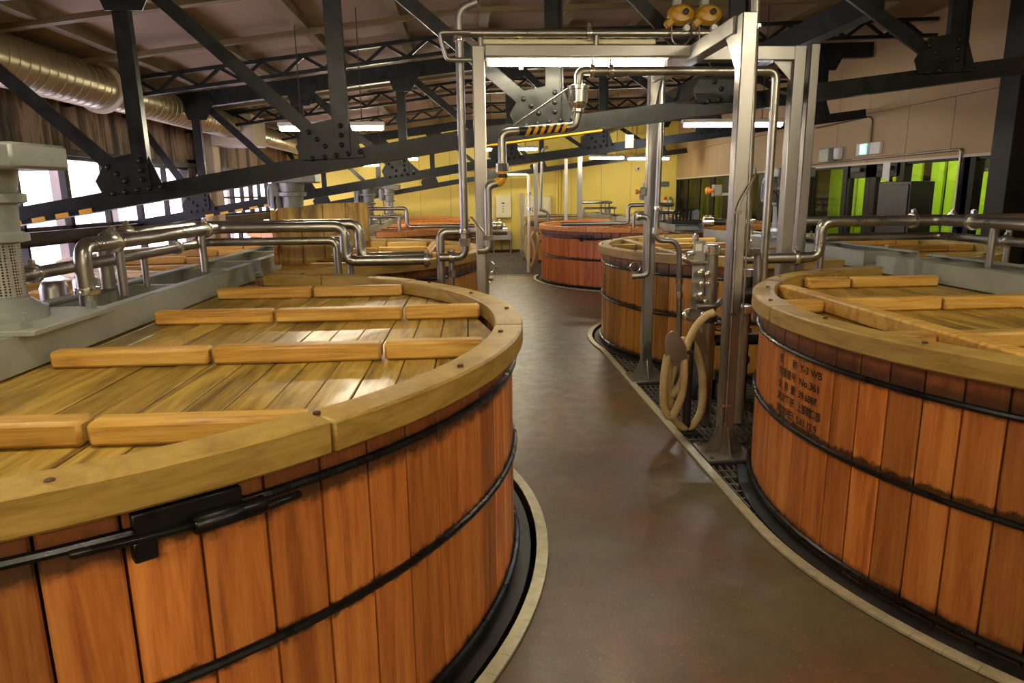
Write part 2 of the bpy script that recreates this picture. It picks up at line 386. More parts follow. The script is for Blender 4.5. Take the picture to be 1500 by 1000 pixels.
for i, y in enumerate((5.9, 7.35, 8.8, 10.3, 11.8, 15.4, 17.4, 19.3)):
    tag(MB().span((XL-1.1, y-.14, PIT), (XL-.8, y+.14, 3.4)).build('outside_post', 'white'), 'pale post standing outside behind the window glass', 'post', 'pale posts outside the windows')
# right wall: panels over a dark glazed partition
wr = MB(); wr.span((XR+.02, YF, 2.13), (XR+.16, YB, 4.2)); wr.span((XR+.02, YF, PIT), (XR+.16, YB, .05)); wr.span((XR+.02, YF, .05), (XR+.16, 6.4, 2.2))
wall_right = struct(wr.build('wall_right', 'frame', smooth=False))
y = 2.2
while y < YB:
    b = min(y+.95, YB); MB().span((XR-.0, y+.005, 2.13), (XR+.03, b-.005, 2.88)).build('panel', 'rwall', wall_right)
    MB().span((XR+.09-.1, y+.003, 2.93), (XR+.03, b-.003, 4.15)).build('panel', 'rwall', wall_right); y += .95
struct(MB().span((XR-.05, YF, 2.87), (XR+.02, YB, 2.94)).build('trim_7', 'rwall'))
struct(MB().span((XR-.012, YF, 2.10), (XR+.02, YB, 2.135)).build('trim_8', 'column'))
struct(MB().span((XR+.018, 2.2, .05), (XR+.03, 6.4, 2.12)).build('trim_9', 'rwall'))
def glazing(name, ys_, mull, z0=.05, z1=2.13, dp=.12):
    fr = MB(); fr.span((XR+.02, ys_[0], z0), (XR+.12, ys_[-1], z0+.06)); fr.span((XR+.02, ys_[0], z1-.06), (XR+.12, ys_[-1], z1))
    for yy, w in zip(ys_, mull): fr.span((XR+.05 if dp < .1 else XR, yy-w/2, z0), (XR+dp, yy+w/2, z1))
    w = struct(fr.build(name, 'frame'))
    for a, b in zip(ys_[:-1], ys_[1:]): MB().span((XR+.066, a, z0+.04), (XR+.072, b, z1-.04)).build('pane', 'pane_g', w)
    return w
glazing('window_5', [12.6, 13.7, 14.75, 15.8, 16.85, 17.85, 18.95, 20.0, 20.72], [.16, .36, .36, .36, .36, .36, .36, .36, .36], dp=.085)
glazing('window_6', [11.35, 12.6], [.14, .14])
glazing('window_7', [8.5, 9.82], [.28, .1])
glazing('window_8', [6.4, 7.55, 8.5], [.2, .3, .1])
def door(name, y0, y1):
    fr = MB(); t = .15
    fr.span((XR+.01, y0, .05), (XR+.09, y0+t, 2.12)); fr.span((XR+.01, y1-t, .05), (XR+.09, y1, 2.12)); fr.span((XR+.01, y0, 1.9), (XR+.09, y1, 2.12)); fr.span((XR+.01, y0, .05), (XR+.09, y1, .3))
    d = struct(fr.build(name, 'frame', bevel=.006))
    MB().span((XR+.045, y0+t-.01, .28), (XR+.052, y1-t+.01, 1.92)).build('pane', 'pane_g', d)
    MB().box((XR-.02, (y0+y1)/2, 2.03), (.05, .28, .06)).build('door_closer', 'dark', d)
    return d
door('door_1', 10.62, 11.35); door('door_2', 9.82, 10.62)
# the room behind the glass, with lime panels
struct(MB().span((XR+2.9, YF, PIT), (XR+3.0, YB, 4.2)).build('wall_far', 'frame'))
struct(MB().span((XR+.16, YF, 2.75), (XR+3.0, YB, 2.85)).build('ceiling', 'frame'))
struct(MB().span((XR+.16, YF, -.05), (XR+3.0, YB, 0)).build('floor', 'pit'))
struct(MB().span((XR+.16, YB, PIT), (XR+3.0, YB+.1, 4.2)).build('wall_end', 'frame'))
struct(MB().span((XR+.16, YF-.1, PIT), (XR+3.0, YF, 4.2)).build('wall_end', 'frame'))
y = 5.6; k = 0
while y < 16.6:
    w = (.62, .30, .36, .5, .28)[k % 5]; g = (.16, .10, .30, .14, .22)[k % 5]
    z1 = 2.0 if 8 < y < 12 else 2.3
    tag(MB().box((XR+2.72, y+w/2, z1/2), (.05, w, z1)).build('lime_panel', 'lime', bevel=.004), 'tall bright lime green panel in the room behind the glazed partition', 'panel', 'lime panels behind the glass')
    y += w+g; k += 1
while y < YB-.3:
    tag(MB().box((XR+.30, y+.44, 1.06), (.03, .88, 2.12)).build('olive_panel', 'olive', bevel=.004), 'tall olive panel behind the dark striped glazing', 'panel', 'olive panels behind the glass'); y += .89
# ------------------------------------------------------------------ washbacks
NST = 84
PEG = MB().lathe([(.011, 0), (.011, .007), (.009, .008)], (0, 0, 0), seg=10).build('peg', 'peg', mesh_only=True)
BAT = (-1.41, -.47, .47, 1.41)
def make_tank(key, label, stave='stave', plank='plank', batten='batten', rim='rim', chord=False, clamp=None, openx=(), wetx=None, hoopz=HOOPZ):
    cx, cy, R, s = TANKS[key]; Z0 = PIT
    root = thing('wooden_washback', (cx, cy, Z0), label, 'vat', 'wooden washbacks on both sides of the aisle')
    r = R-.055; da = 2*math.pi/NST; g = .0034/r; th = .055; cf = .006
    sec = []
    for rr, a in ((r-th, -da/2+g), (r-cf, -da/2+g), (r, -da/2+g+cf/r), (r+.0015, 0), (r, da/2-g-cf/r), (r-cf, da/2-g), (r-th, da/2-g)):
        sec.append((rr*math.cos(a), rr*math.sin(a)))
    n = len(sec); st = MB(); st.v = [(x, y, z) for z in (0, 1.03-Z0) for x, y in sec]
    st.f = [tuple(range(n))[::-1], tuple(range(n, 2*n))]+[(i, (i+1) % n, n+(i+1) % n, n+i) for i in range(n)]
    # stave origin sits at floor level so its own z is the height above the floor
    st.v = [(x, y, z+Z0) for x, y, z in st.v]
    me = st.build('stave', stave, mesh_only=True)
    for i in range(NST):
        o = link('stave', me, root); o.location = (0, 0, -Z0); o.rotation_euler.z = i*da+.02*s
    for hz in hoopz:
        h = MB(); h.sweep([(cx+(r+.011)*math.cos(t), cy+(r+.011)*math.sin(t), hz+.012*math.sin(t*2+cx)) for t in [2*math.pi*k/96 for k in range(96)]], .0135, 8, closed=True)
        h.build('hoop', 'hoop', root)
    h = MB(); h.sweep([(cx+(r+.014)*math.cos(t), cy+(r+.014)*math.sin(t), .035) for t in [2*math.pi*k/96 for k in range(96)]], .017, 8, closed=True); h.build('hoop', 'hoop', root)
    h = MB(); h.arc((cx, cy), r+.001, R+.03, PIT, -.004, 0, 2*math.pi-.0001, 72); h.build('base_ring', 'dark', root)
    # curb (rim) in cut segments, open where the girder crosses
    a1 = math.acos(1.63/R); a2 = math.acos(.93/R); ag = math.acos(.42/R)
    b0 = 0 if s > 0 else math.pi
    for lo, hi, dz in ((-a1, -.1, 0), (-.1, a1, 0), (a1, a2, .006), (a2, ag, 0), (-a2, -a1, .006), (-ag, -a2, 0)):
        for flip in (0, math.pi):
            m = MB(); m.arc((cx, cy), R-.13, R, 1.03, RIMZ+(dz if not flip else 0), b0+flip+lo+.0015, b0+flip+hi-.0015, max(4, int((hi-lo)*16)))
            m.build('rim_segment', rim, root, bevel=.008)
    ri = R-.132
    # lid planks
    nx = int(2*ri/.132); w = 2*ri/nx
    for i in range(nx):
        xa, xb = -ri+i*w, -ri+(i+1)*w
        ya = math.sqrt(max(.0001, ri*ri-xa*xa)); yb = math.sqrt(max(.0001, ri*ri-xb*xb))
        if max(ya, yb) < .12: continue
        if any(a <= s*(xa+xb)/2 <= b for a, b in openx): continue
        m = MB(); q = .0022
        m.prism([(cx+xa+q, cy-ya+.004), (cx+xb-q, cy-yb+.004), (cx+xb-q, cy+yb-.004), (cx+xa+q, cy+ya-.004)], .985, 1.032+random.uniform(-.002, .002))
        m.build('lid_plank', 'plank_wet' if wetx and s*(xa+xb)/2 > wetx else plank, root, bevel=.003, smooth=False)
    # battens, one piece for each lift-off section
    for sd in (1, -1):
        for yo in BAT:
            lim = math.sqrt(ri*ri-(abs(yo)+.05)**2)
            for a, b in ((.30, .925), (.94, 1.525 if chord and sd == 1 else 1.625), (1.625 if chord and sd == 1 else 1.64, 9)):
                if a > lim-.12: continue
                b2 = min(b, lim-.002)
                x0, x1 = sorted((cx+s*sd*a, cx+s*sd*b2)); top = 1.108+random.uniform(-.004, .006)
                MB().span((x0, cy+yo-.045, 1.034), (x1, cy+yo+.045, top)).build('batten', batten, root, bevel=.012)
    if chord:
        yl = math.sqrt(ri*ri-1.62**2); xc = cx+s*1.575
        MB().span((xc-.045, cy-yl, 1.034), (xc+.045, cy+yl, 1.118)).build('cross_beam', batten, root, bevel=.01)
    if key in ('L', 'R', 'M'):
        for k in range(22):
            a = 2*math.pi*(k+.35)/22; rr = R-.05-.035*(k % 2)
            if abs(math.cos(a)*rr) < .5: continue
            o = link('peg', PEG, root); o.location = (rr*math.cos(a), rr*math.sin(a), RIMZ-Z0+(.0075 if True else 0)-.006)
    if clamp is not None:          # hoop tightening lug
        for hz, a in clamp:
            p = Vector((cx+(r+.03)*math.cos(a), cy+(r+.03)*math.sin(a), hz)); t = Vector((-math.sin(a), math.cos(a), 0)); nn = Vector((math.cos(a), math.sin(a), 0))
            m = MB(); Rm = Matrix((t, nn, Vector((0, 0, 1)))).transposed()
            m.box(p+Vector((0, 0, .022)), (.24, .03, .075), Rm); m.cyl(p+t*.0+nn*.03, p+t*.17+nn*.02, .024, 10)
            m.cyl(p-t*.24+nn*-.008, p+t*.02+nn*.03, .012, 8); m.cyl(p+t*.14+nn*.02+Vector((0, 0, -.012)), p+t*.27+nn*.0+Vector((0, 0, -.012)), .012, 8)
            m.box(p-t*.10+Vector((0, 0, -.03)), (.05, .04, .05), Rm)
            m.build('hoop_clamp', 'hoop', root, bevel=.004)
    return root
aL = math.radians(-70)
tL = make_tank('L', 'large wooden washback vat with closed yellow plank lid and black hoop clamp, beside the cream windows wall end', hoopz=(.958, .55), clamp=[(.962, math.radians(-53.2))])
tL['label'] = 'huge wooden vat with a flat battened plank lid and a black hoop clamp'
tR = make_tank('R', 'huge orange wooden vat stencilled Y-3 WB No.361 near its top hoop', chord=True, wetx=1.63)
tM = make_tank('M', 'yellow-brown wooden vat with a beam across its rim, behind the hanging beige hose', 'stave_y', chord=True, openx=[(1.5, 9), (.31, .93)])
tF = make_tank('F', 'bright orange-red wooden vat with orange lid battens, behind the yellow-brown vat', 'stave_r', 'plank_r', 'batten_r', 'batten_r', clamp=[(HOOPZ[0]-.01, math.radians(-135.7))])
tL2 = make_tank('L2', 'brown wooden vat half hidden behind pipes, a big wooden board standing on it', 'stave_y', chord=True, openx=[(.31, 1.63)])
tL3 = make_tank('L3', 'wooden vat with orange battened lid behind the standing wooden board', 'stave', 'plank_r', 'batten_r', 'batten_r')
tL4 = make_tank('L4', 'wooden vat standing against the yellow wall next to the windows', 'stave', 'plank_r', 'batten_r', 'batten_r')
tF2 = make_tank('F2', 'wooden vat standing against the yellow wall beside the second coiled hose', 'stave_y')
# stencilled writing wrapped on the stave face
FONT_J = None
def text_mesh(txt, size):
    cu = bpy.data.curves.new('txt', 'FONT'); cu.body = txt; cu.size = size; cu.resolution_u = 3; cu.extrude = 0; cu.offset = .0009
    ob = bpy.data.objects.new('txt', cu); COL.objects.link(ob); dg = bpy.context.evaluated_depsgraph_get(); dg.update()
    me = bpy.data.meshes.new_from_object(ob.evaluated_get(dg)); bpy.data.objects.remove(ob); return me
def stencil(root, key, lines, a0, ztop, dz, size):
    """lines: (dx along the surface, row, text, scale x)"""
    cx, cy, R, s = TANKS[key]; r = R-.055+.004; off = Vector(WLOC[root.name])
    for dx, row, txt, sx in lines:
        me = text_mesh(txt, size); vs = [v.co.copy() for v in me.vertices]
        if not vs: continue
        for v, co in zip(me.vertices, vs):
            a = a0+(dx+co.x*sx)/r; v.co = Vector((cx+r*math.cos(a), cy+r*math.sin(a), ztop-row*dz+co.y))-off
        me.materials.clear(); me.materials.append(M_['ink'])
        link('stencilled_line', me, root)
rows = [('名称', 'Y-3 WB'), ('容器番号', 'No.361'), ('全容量', '39.688ℓ'), ('測定箇所', '上部開口部'), ('測定年月日', 'S.63.12.9')]
lines = []
for i, (a, b) in enumerate(rows):
    for k, ch in enumerate(a):
        lines.append((k*.15/(len(a)-1), i, ch, .9))
    lines.append((.225, i, b, (1.1, 1.15, 1.0, .78, .95)[i]))
pa = aty(1147, 560, 3.0)
cxR, cyR, RR_, _ = TANKS['R']
stencil(tR, 'R', lines, math.radians(175.7), .840, .066, .051)
stencil(tM, 'M', [q for q in lines if q[0] < .2], math.radians(176), .82, .066, .05)
# ------------------------------------------------------------------ agitator girders and motors
def girder(key, label, y0, y1, cross):
    cx, cy, R, s = TANKS[key]; z0, z1 = 1.045, 1.185
    root = thing('support_girder', (cx, cy, z0), label, 'girder', 'painted girders across the vats')
    for sd in (1, -1):
        m = MB(); x = cx+sd*.24; inn = -sd
        m.span((x-.006, y0, z0), (x+.006, y1, z1)); xs = sorted((x, x+inn*.07))
        m.span((xs[0], y0, z1-.012), (xs[1], y1, z1)); m.span((xs[0], y0, z0), (xs[1], y1, z0+.012))
        m.build('channel_beam', 'grey', root)
    for yy in cross:
        MB().span((cx-.233, yy-.03, z0+.03), (cx+.233, yy+.03, z1-.02)).build('cross_member', 'grey', root)
    return root
def motor(loc, label, h=1.0, ang=0, sc=1.0, guard=True):
    x, y, z = loc; root = thing('agitator_motor', loc, label, 'motor', 'agitator motors on the girders')
    k = sc
    m = MB(); m.box((x, y, z+.011), (.62*k, .62*k, .022)); m.build('base_plate', 'grey', root, bevel=.003)
    for sx in (-1, 1):
        for sy in (-1, 1):
            MB().lathe([(.022, 0), (.022, .03), (.012, .031), (.012, .06)], (x+sx*.24*k, y+sy*.24*k, z+.022), seg=6).build('bolt', 'motor', root)
    MB().lathe([(.17*k, .022), (.17*k, .07), (.15*k, .075), (.12*k, .10), (.105*k, .11), (.105*k, .12)], (x, y, z), seg=28).build('flange', 'motor', root)
    MB().lathe([(.10*k, .12), (.10*k, .34*h), (.115*k, .345*h)], (x, y, z), seg=28).build('guard', 'guard' if guard else 'motor', root)
    MB().lathe([(.115*k, .345*h), (.14*k, .35*h), (.14*k, .38*h), (.11*k, .39*h), (.115*k, .50*h), (.15*k, .51*h), (.15*k, .545*h), (.12*k, .55*h), (.13*k, .60*h), (.135*k, .64*h)], (x, y, z), seg=28).build('gearbox', 'motor', root)
    m = MB(); c, s_ = math.cos(ang), math.sin(ang)
    m.box((x+.06*c*k, y+.06*s_*k, z+.69*h), (.46*k, .30*k, .10*h), Matrix.Rotation(ang, 3, 'Z')); m.build('belt_cover', 'motor', root, bevel=.012)
    p = Vector((x-.19*c*k, y-.19*s_*k, 0))
    mm = MB().lathe([(.06*k, .38*h), (.075*k, .39*h), (.075*k, .60*h), (.06*k, .64*h)], (p.x, p.y, z), seg=18).build('motor_body', 'motor', root)
    for q in range(8):
        a = q*math.pi/4; MB().box((p.x+.078*k*math.cos(a), p.y+.078*k*math.sin(a), z+.495*h), (.012, .012, .17*h), Matrix.Rotation(a, 3, 'Z')).build('fin', 'motor', mm)
    m = MB(); m.tube([(p.x+.02, p.y-.07*k, z+.5*h), (p.x+.03, p.y-.16*k, z+.46*h), (p.x+.06, p.y-.16*k, z+.2*h), (p.x+.08, p.y-.2*k, z+.03)], .011, 8, .08); m.build('cable', 'rubber', root)
    return root
def guard_mat():
    m, nt, bs = newmat('perforated_guard'); tc = N(nt, 'ShaderNodeTexCoord').outputs['Object']
    v = N(nt, 'ShaderNodeTexVoronoi'); v.inputs['Scale'].default_value = 85; v.inputs['Randomness'].default_value = .15; nt.links.new(tc, v.inputs['Vector'])
    nt.links.new(ramp(nt, v.outputs['Distance'], [(.32, (.02, .02, .02)), (.42, (.42, .41, .38))]), bs.inputs['Base Color'])
    bs.inputs['Metallic'].default_value = .6; bs.inputs['Roughness'].default_value = .4; return m
M_['guard'] = guard_mat()
girder('L', 'grey painted girder lying across the vat with the black hoop clamp', 1.1, 5.72, (1.4, 2.2, 3.6, 4.5, 5.5))
girder('R', 'grey painted girder lying across the stencilled orange vat', 1.1, 5.45, (1.4, 2.4, 4.0, 4.9, 5.3))
girder('M', 'grey painted girder lying across the yellow-brown vat', 5.7, 9.8, (5.9, 7.0, 8.6, 9.6))
girder('F', 'grey painted girder lying across the orange-red vat', 11.5, 16.15, (11.7, 13.0, 14.8, 16.0))
girder('L2', 'grey painted girder behind the standing wooden board', 5.95, 10.1, (6.1, 7.2, 8.8, 9.9))
girder('L3', 'grey painted girder across the orange battened lid near the windows', 11.45, 16.1, (11.6, 13.0, 14.8, 16.0))
girder('L4', 'grey painted girder on the vat against the yellow wall by the windows', 16.35, 20.6, (16.5, 18, 19.2, 20.4))
girder('F2', 'grey painted girder on the vat beside the second coiled hose', 16.4, 20.6, (16.6, 18, 19.2, 20.4))
motor((-2.0, 3.02, 1.185), 'grey agitator motor with perforated guard over the vat with the hoop clamp', 1.0, math.radians(-10))
motor((3.6, 7.76, 1.185), 'grey agitator motor on the yellow-brown vat in front of the glass doors', 1.05, math.radians(8), guard=False)
motor((3.73, 13.87, 1.185), 'grey agitator motor on the orange-red vat', 1.0, 0, guard=False)
motor((-1.93, 7.85, 1.185), 'grey agitator motor rising behind the standing wooden board', 1.05, 0, guard=False)
motor((-1.93, 13.75, 1.185), 'grey agitator motor with black cable beside the orange battened lid', 1.05, 0, guard=False)
motor((-2.05, 18.5, 1.185), 'grey agitator motor farthest along the windows against the yellow wall', 1.1, 0, guard=False)
# ------------------------------------------------------------------ lamps
def lamp(a, b, label, mat='tube', r=.021, rods=True, top=None, hh=.045, group='fluorescent lamps'):
    a, b = Vector(a), Vector(b); c = (a+b)/2
    root = thing('fluorescent_lamp', tuple(c), label, 'lamp', group); d = (b-a).normalized()
    MB().bar(a-d*.03+Vector((0, 0, .0275+hh/2)), b+d*.03+Vector((0, 0, .0275+hh/2)), .10, hh).build('housing', 'white', root, bevel=.006)
    MB().cyl(a, b, r, 12).build('tube', mat, root)
    for p, q in ((a, 1), (b, -1)): MB().box(p+Vector((0, 0, .012))-d*q*.012, (.022, .03, .055)).build('socket', 'white', root)
    if rods:
        for f in (.2, .8):
            p = a.lerp(b, f); t = zceil(p.x)-.005 if top is None else top
            MB().cyl((p.x, p.y, p.z+.07), (p.x, p.y, t), .006, 8).build('hanger_rod', 'dark', root)
    return root
lamp((.18, 5.1, 2.602), (1.42, 5.1, 2.602), 'lit fluorescent tube fixed under the steel pipe frame over the aisle', rods=False, hh=.012, r=.016)
lamp((2.65, 8.5, 2.5), (3.85, 8.5, 2.5), 'lit cool white fluorescent lamp over the yellow-brown vat', 'tube_c')
lamp((-2.03, 8.0, 2.44), (-.93, 8.0, 2.44), 'lit fluorescent lamp hanging over the vat with the standing wooden board')
lamp((-1.92, 14.4, 2.43), (-1.0, 14.4, 2.43), 'lit fluorescent lamp hanging over the orange battened lid near the windows')
lamp((.28, 14.6, 2.62), (1.45, 14.6, 2.62), 'lit fluorescent lamp hanging over the aisle before the rear grating')
lamp((.35, 18.4, 2.58), (1.5, 18.4, 2.58), 'lit fluorescent lamp hanging in front of the cream control panel')
lamp((2.75, 15.6, 2.48), (3.5, 15.6, 2.48), 'lit fluorescent lamp hanging over the orange-red vat')
lamp((-3.4, 18.6, 2.5), (-2.3, 18.6, 2.5), 'lit fluorescent lamp in the rear corner by the windows')
lamp((4.3, 18.6, 2.6), (5.4, 18.6, 2.6), 'lit fluorescent lamp in the rear corner by the striped glazing')
for x, y, z, t in ((-2.3, -1.3, 2.7, 'the floor before the battened vat'), (.6, -1.5, 2.6, 'the near end of the aisle'), (3.3, -1.3, 2.7, 'the floor before the stencilled vat'), (-1.2, 1.6, 3.1, 'the lid of the battened vat'), (2.9, 1.6, 3.2, 'the lid of the stencilled vat')):  # unseen lamps, added to brighten the fronts and lids of the near vats
    lamp((x-.6, y, z), (x+.6, y, z), 'added fluorescent lamp hanging unseen over '+t)
for y, t in ((8.0, 'near end'), (10.2, 'doors'), (12.4, 'middle'), (15, 'far end')): lamp((XR+1.5, y-.6, 2.5), (XR+1.5, y+.6, 2.5), 'lit lamp in the lime panelled room behind the glass, at its '+t, top=2.76, group='lamps behind the glass')
# ------------------------------------------------------------------ roof trusses
def zbot(x): return 2.13+(.16*x if x < 0 else .12*x)
NODES = (-3.95, -2.45, -.95, .68, 2.1, 3.85, 5.5)
rivet_me = MB().lathe([(.02, 0), (.019, .008), (.012, .015), (.0, .018)], (0, 0, 0), 'y', 10).build('rivet', 'truss', mesh_only=True)
def truss(Y, label, nodes=NODES, detail=True, mat='truss'):
    root = thing('roof_truss', (0, Y, zbot(0)), label, 'truss', 'black steel roof trusses')
    xs = [XL+.02]+list(nodes)+[XR-.06]
    ztop = lambda x: zceil(x)-.22
    for a, b in ((xs[0], 0), (0, xs[-1])):
        MB().bar((a, Y, zbot(a)), (b, Y, zbot(b)), .022, .135).bar((a, Y, zbot(a)-.06), (b, Y, zbot(b)-.06), .13, .016).build('bottom_chord', mat, root)
        MB().bar((a, Y, ztop(a)), (b, Y, ztop(b)), .12, .15 if Y < 6 else .22).build('top_chord', mat, root)
    prev = xs[0]
    for i, x in enumerate(nodes):
        MB().bar((x, Y, zbot(x)+.05), (x-.02, Y, ztop(x)), .12, .05, (0, 1, 0)).bar((x+.065, Y-.03, zbot(x)+.05), (x+.045, Y-.03, ztop(x)), .012, .07, (0, 1, 0)).build('vertical', mat, root)
        if ztop(prev)-zbot(x) > .3:
            MB().bar((prev+.1, Y-.015, ztop(prev)-.03), (x-.06, Y-.015, zbot(x)+.06), .10, .03, (0, 1, 0)).build('diagonal', mat, root)
        z = zbot(x)
        g = [(x-.30, z-.0), (x-.34, z+.10), (x-.24, z+.26), (x-.05, z+.30), (x+.06, z+.30), (x+.17, z+.02)]
        MB().prism(g, Y-.040, Y-.028, 1).build('gusset_plate', mat, root)
        zt = ztop(x); g = [(x-.22, zt+.05), (x-.10, zt-.28), (x+.16, zt-.28), (x+.30, zt-.02), (x+.26, zt+.05)]
        MB().prism(g, Y-.075, Y-.062, 1).build('gusset_plate', mat, root)
        if detail:
            sp = [(x-.22+.09*k, z+.01+.012*k) for k in range(5)]+[(x-.235+.058*k, z+.205-.052*k) for k in range(3)]+[(x+.005, z+.11+.07*k) for k in range(3)]
            for px, pz in sp:
                o = link('rivet', rivet_me, root); o.location = (px, -.04, pz-zbot(0)); o.rotation_euler.x = math.pi
        prev = x
    return root
t1 = truss(5.5, 'black riveted roof truss crossing above the aisle between the two nearest pairs of vats')
t2 = truss(10.8, 'black riveted roof truss crossing behind the standing wooden board')
t3 = truss(19.7, 'black roof truss just in front of the yellow wall', detail=False)
def stripe_run(root, Y, x0, x1, n):      # yellow bars taped under the chord
    w = (x1-x0)/n
    for k in range(n):
        a = x0+k*w; m = MB(); m.bar((a, Y-.067, zbot(a)-.052), (a+w*.55, Y-.067, zbot(a+w*.55)-.052), .004, .034); m.build('yellow_stripe', 'yellow', root)
stripe_run(t1, 5.5, -3.45, -2.75, 4); stripe_run(t2, 10.8, -3.95, -2.85, 5)
MB().bar((.12, 5.5-.05, zbot(.12)-.078), (1.05, 5.5-.05, zbot(1.05)-.078), .06, .018).build('yellow_padding', 'yellow', t1, bevel=.006)
MB().bar((.05, 10.75, zbot(.05)-.078), (1.1, 10.75, zbot(1.1)-.078), .06, .018).build('yellow_padding', 'yellow', t2, bevel=.006)
def lattice(Y, label, x0=XL+.02, x1=XR-.06):
    root = thing('lattice_rafter', (0, Y, 3.5), label, 'rafter', 'black lattice rafters')
    for a, b in ((x0, 0), (0, x1)):
        for dz in (-.33, -.13): MB().bar((a, Y, zceil(a)+dz), (b, Y, zceil(b)+dz), .07, .045).build('chord', 'truss', root)
    x = x0+.1; up_ = True
    while x < x1-.3:
        a = (x, Y, zceil(x)-(.32 if up_ else .14)); b = (x+.26, Y, zceil(x+.26)-(.14 if up_ else .32))
        MB().bar(a, b, .04, .035, (0, 1, 0)).build('web_bar', 'truss', root); x += .26; up_ = not up_
    return root
lattice(9.3, 'black lattice rafter under the ceiling before the second truss')
lattice(13.0, 'black lattice rafter under the ceiling over the orange-red vat')
lattice(16.2, 'black lattice rafter under the ceiling between the last pairs of vats')
for px, X, lab in (((1150, 65), 3.25, 'black longitudinal roof beam above the stencilled vat'),):
    p = atx(*px, X) if X > 0 else None
    z = p.z if p else 3.15
    b = MB().span((X-.07, 5.62, z-.1), (X+.07, 19.6, z+.1)).build('roof_beam', 'truss'); tag(b, lab, 'beam')
# ------------------------------------------------------------------ spiral duct along the windows
DX, DZ = -4.3, 2.99
droot = thing('spiral_duct', (DX, 9, DZ), 'tan spiral ventilation duct hanging along the window wall', 'duct')
def duct_run(y0, y1, r):
    MB().cyl((DX, y0, DZ), (DX, y1, DZ), r, 36).build('duct_section', 'duct', droot)
    m = MB(); y = y0+.08
    while y < y1-.02:
        m.lathe([(r, -.006), (r+.007, -.003), (r+.007, .003), (r, .006)], (DX, y, DZ), 'y', 36); y += .15
    m.build('spiral_seam', 'duct', droot, kind='stuff')
duct_run(2.5, 8.75, .245); duct_run(8.75, 13.3, .215); duct_run(14.15, 20.7, .19)
MB().lathe([(.215, -.02), (.29, -.018), (.29, .018), (.215, .02)], (DX, 8.78, DZ), 'y', 36).build('flange', 'column', droot)
MB().span((DX-.36, 13.3, DZ-.33), (DX+.40, 14.15, DZ+.22)).build('plenum_box', 'column', droot, bevel=.008)
for y in (6.0, 8.0, 11.5, 16): MB().cyl((DX, y, DZ+.2), (DX, y, zceil(DX)-.1), .008, 8).build('hanger_rod', 'dark', droot)
# ------------------------------------------------------------------ steel pipe frame over the aisle
fr = thing('pipe_gantry', (1.66, 4.2, 0), 'stainless steel frame of square posts and beams carrying pipes over the aisle', 'gantry')
ZT = 2.72
def post(x, y, z0=0.0, zt=ZT, w=.09, foot=True):
    MB().span((x-w/2, y-w/2, z0), (x+w/2, y+w/2, zt)).build('post', 'steel', fr, bevel=.006)
    if foot:
        MB().span((x-.16, y-.16, z0), (x+.16, y+.16, z0+.018)).build('base_plate', 'steel', fr, bevel=.002)
        for dx, dy in ((1, 0), (-1, 0), (0, 1), (0, -1)):
            m = MB(); a = w/2
            if dx: m.prism([(x+dx*a, z0+.018), (x+dx*(a+.085), z0+.018), (x+dx*a, z0+.2)], y-.004, y+.004, 1)
            else: m.prism([(y+dy*a, z0+.018), (y+dy*(a+.085), z0+.018), (y+dy*a, z0+.2)], x-.004, x+.004, 0)
            m.build('foot_gusset', 'steel', fr)
        for sx in (-1, 1):
            for sy in (-1, 1): MB().lathe([(.014, 0), (.014, .016), (.006, .018)], (x+sx*.125, y+sy*.125, z0+.018), seg=6).build('anchor_bolt', 'steel', fr)
post(1.66, 4.2); post(1.62, 6.1); post(.10, 5.12, PIT, foot=False); post(2.40, 5.1, PIT, foot=False); post(2.53, 5.13, PIT, ZT+.02, .07, foot=False)
MB().span((.15, 5.05, ZT-.075), (1.6, 5.15, ZT)).build('beam', 'steel', fr, bevel=.005)
MB().span((1.69, 5.05, ZT-.1), (2.36, 5.15, ZT-.005)).build('beam', 'steel', fr, bevel=.005)
MB().span((1.595, 4.25, ZT-.1), (1.69, 6.05, ZT)).build('beam', 'steel', fr, bevel=.005)
MB().prism([(2.36, ZT-.1), (2.22, ZT-.1), (2.36, ZT-.24)], 5.09, 5.1, 1).build('gusset', 'steel', fr)
MB().prism([(4.25, ZT-.1), (4.42, ZT-.1), (4.25, ZT-.3)], 1.62, 1.63, 0).build('gusset', 'steel', fr)
MB().prism([(6.05, ZT-.1), (5.88, ZT-.1), (6.05, ZT-.3)], 1.62, 1.63, 0).build('gusset', 'steel', fr)
MB().cyl((1.715, 4.15, .3), (1.715, 4.15, 1.6), .008, 8).build('conduit', 'pipe', fr)
MB().tube([(1.64, 4.14, .2), (1.64, 4.14, 1.62), (1.74, 4.14, 1.8), (1.80, 4.3, 1.84)], .008, 8, .05).build('conduit', 'pipe', fr)
for z in (.35, .95, 1.58): MB().box((1.64, 4.138, z), (.05, .012, .018)).build('conduit_clip', 'chrome', fr)
MB().tube([(.13, 5.06, .9), (.13, 5.06, 1.42), (.02, 5.06, 1.55)], .008, 8, .05).build('conduit', 'pipe', fr)
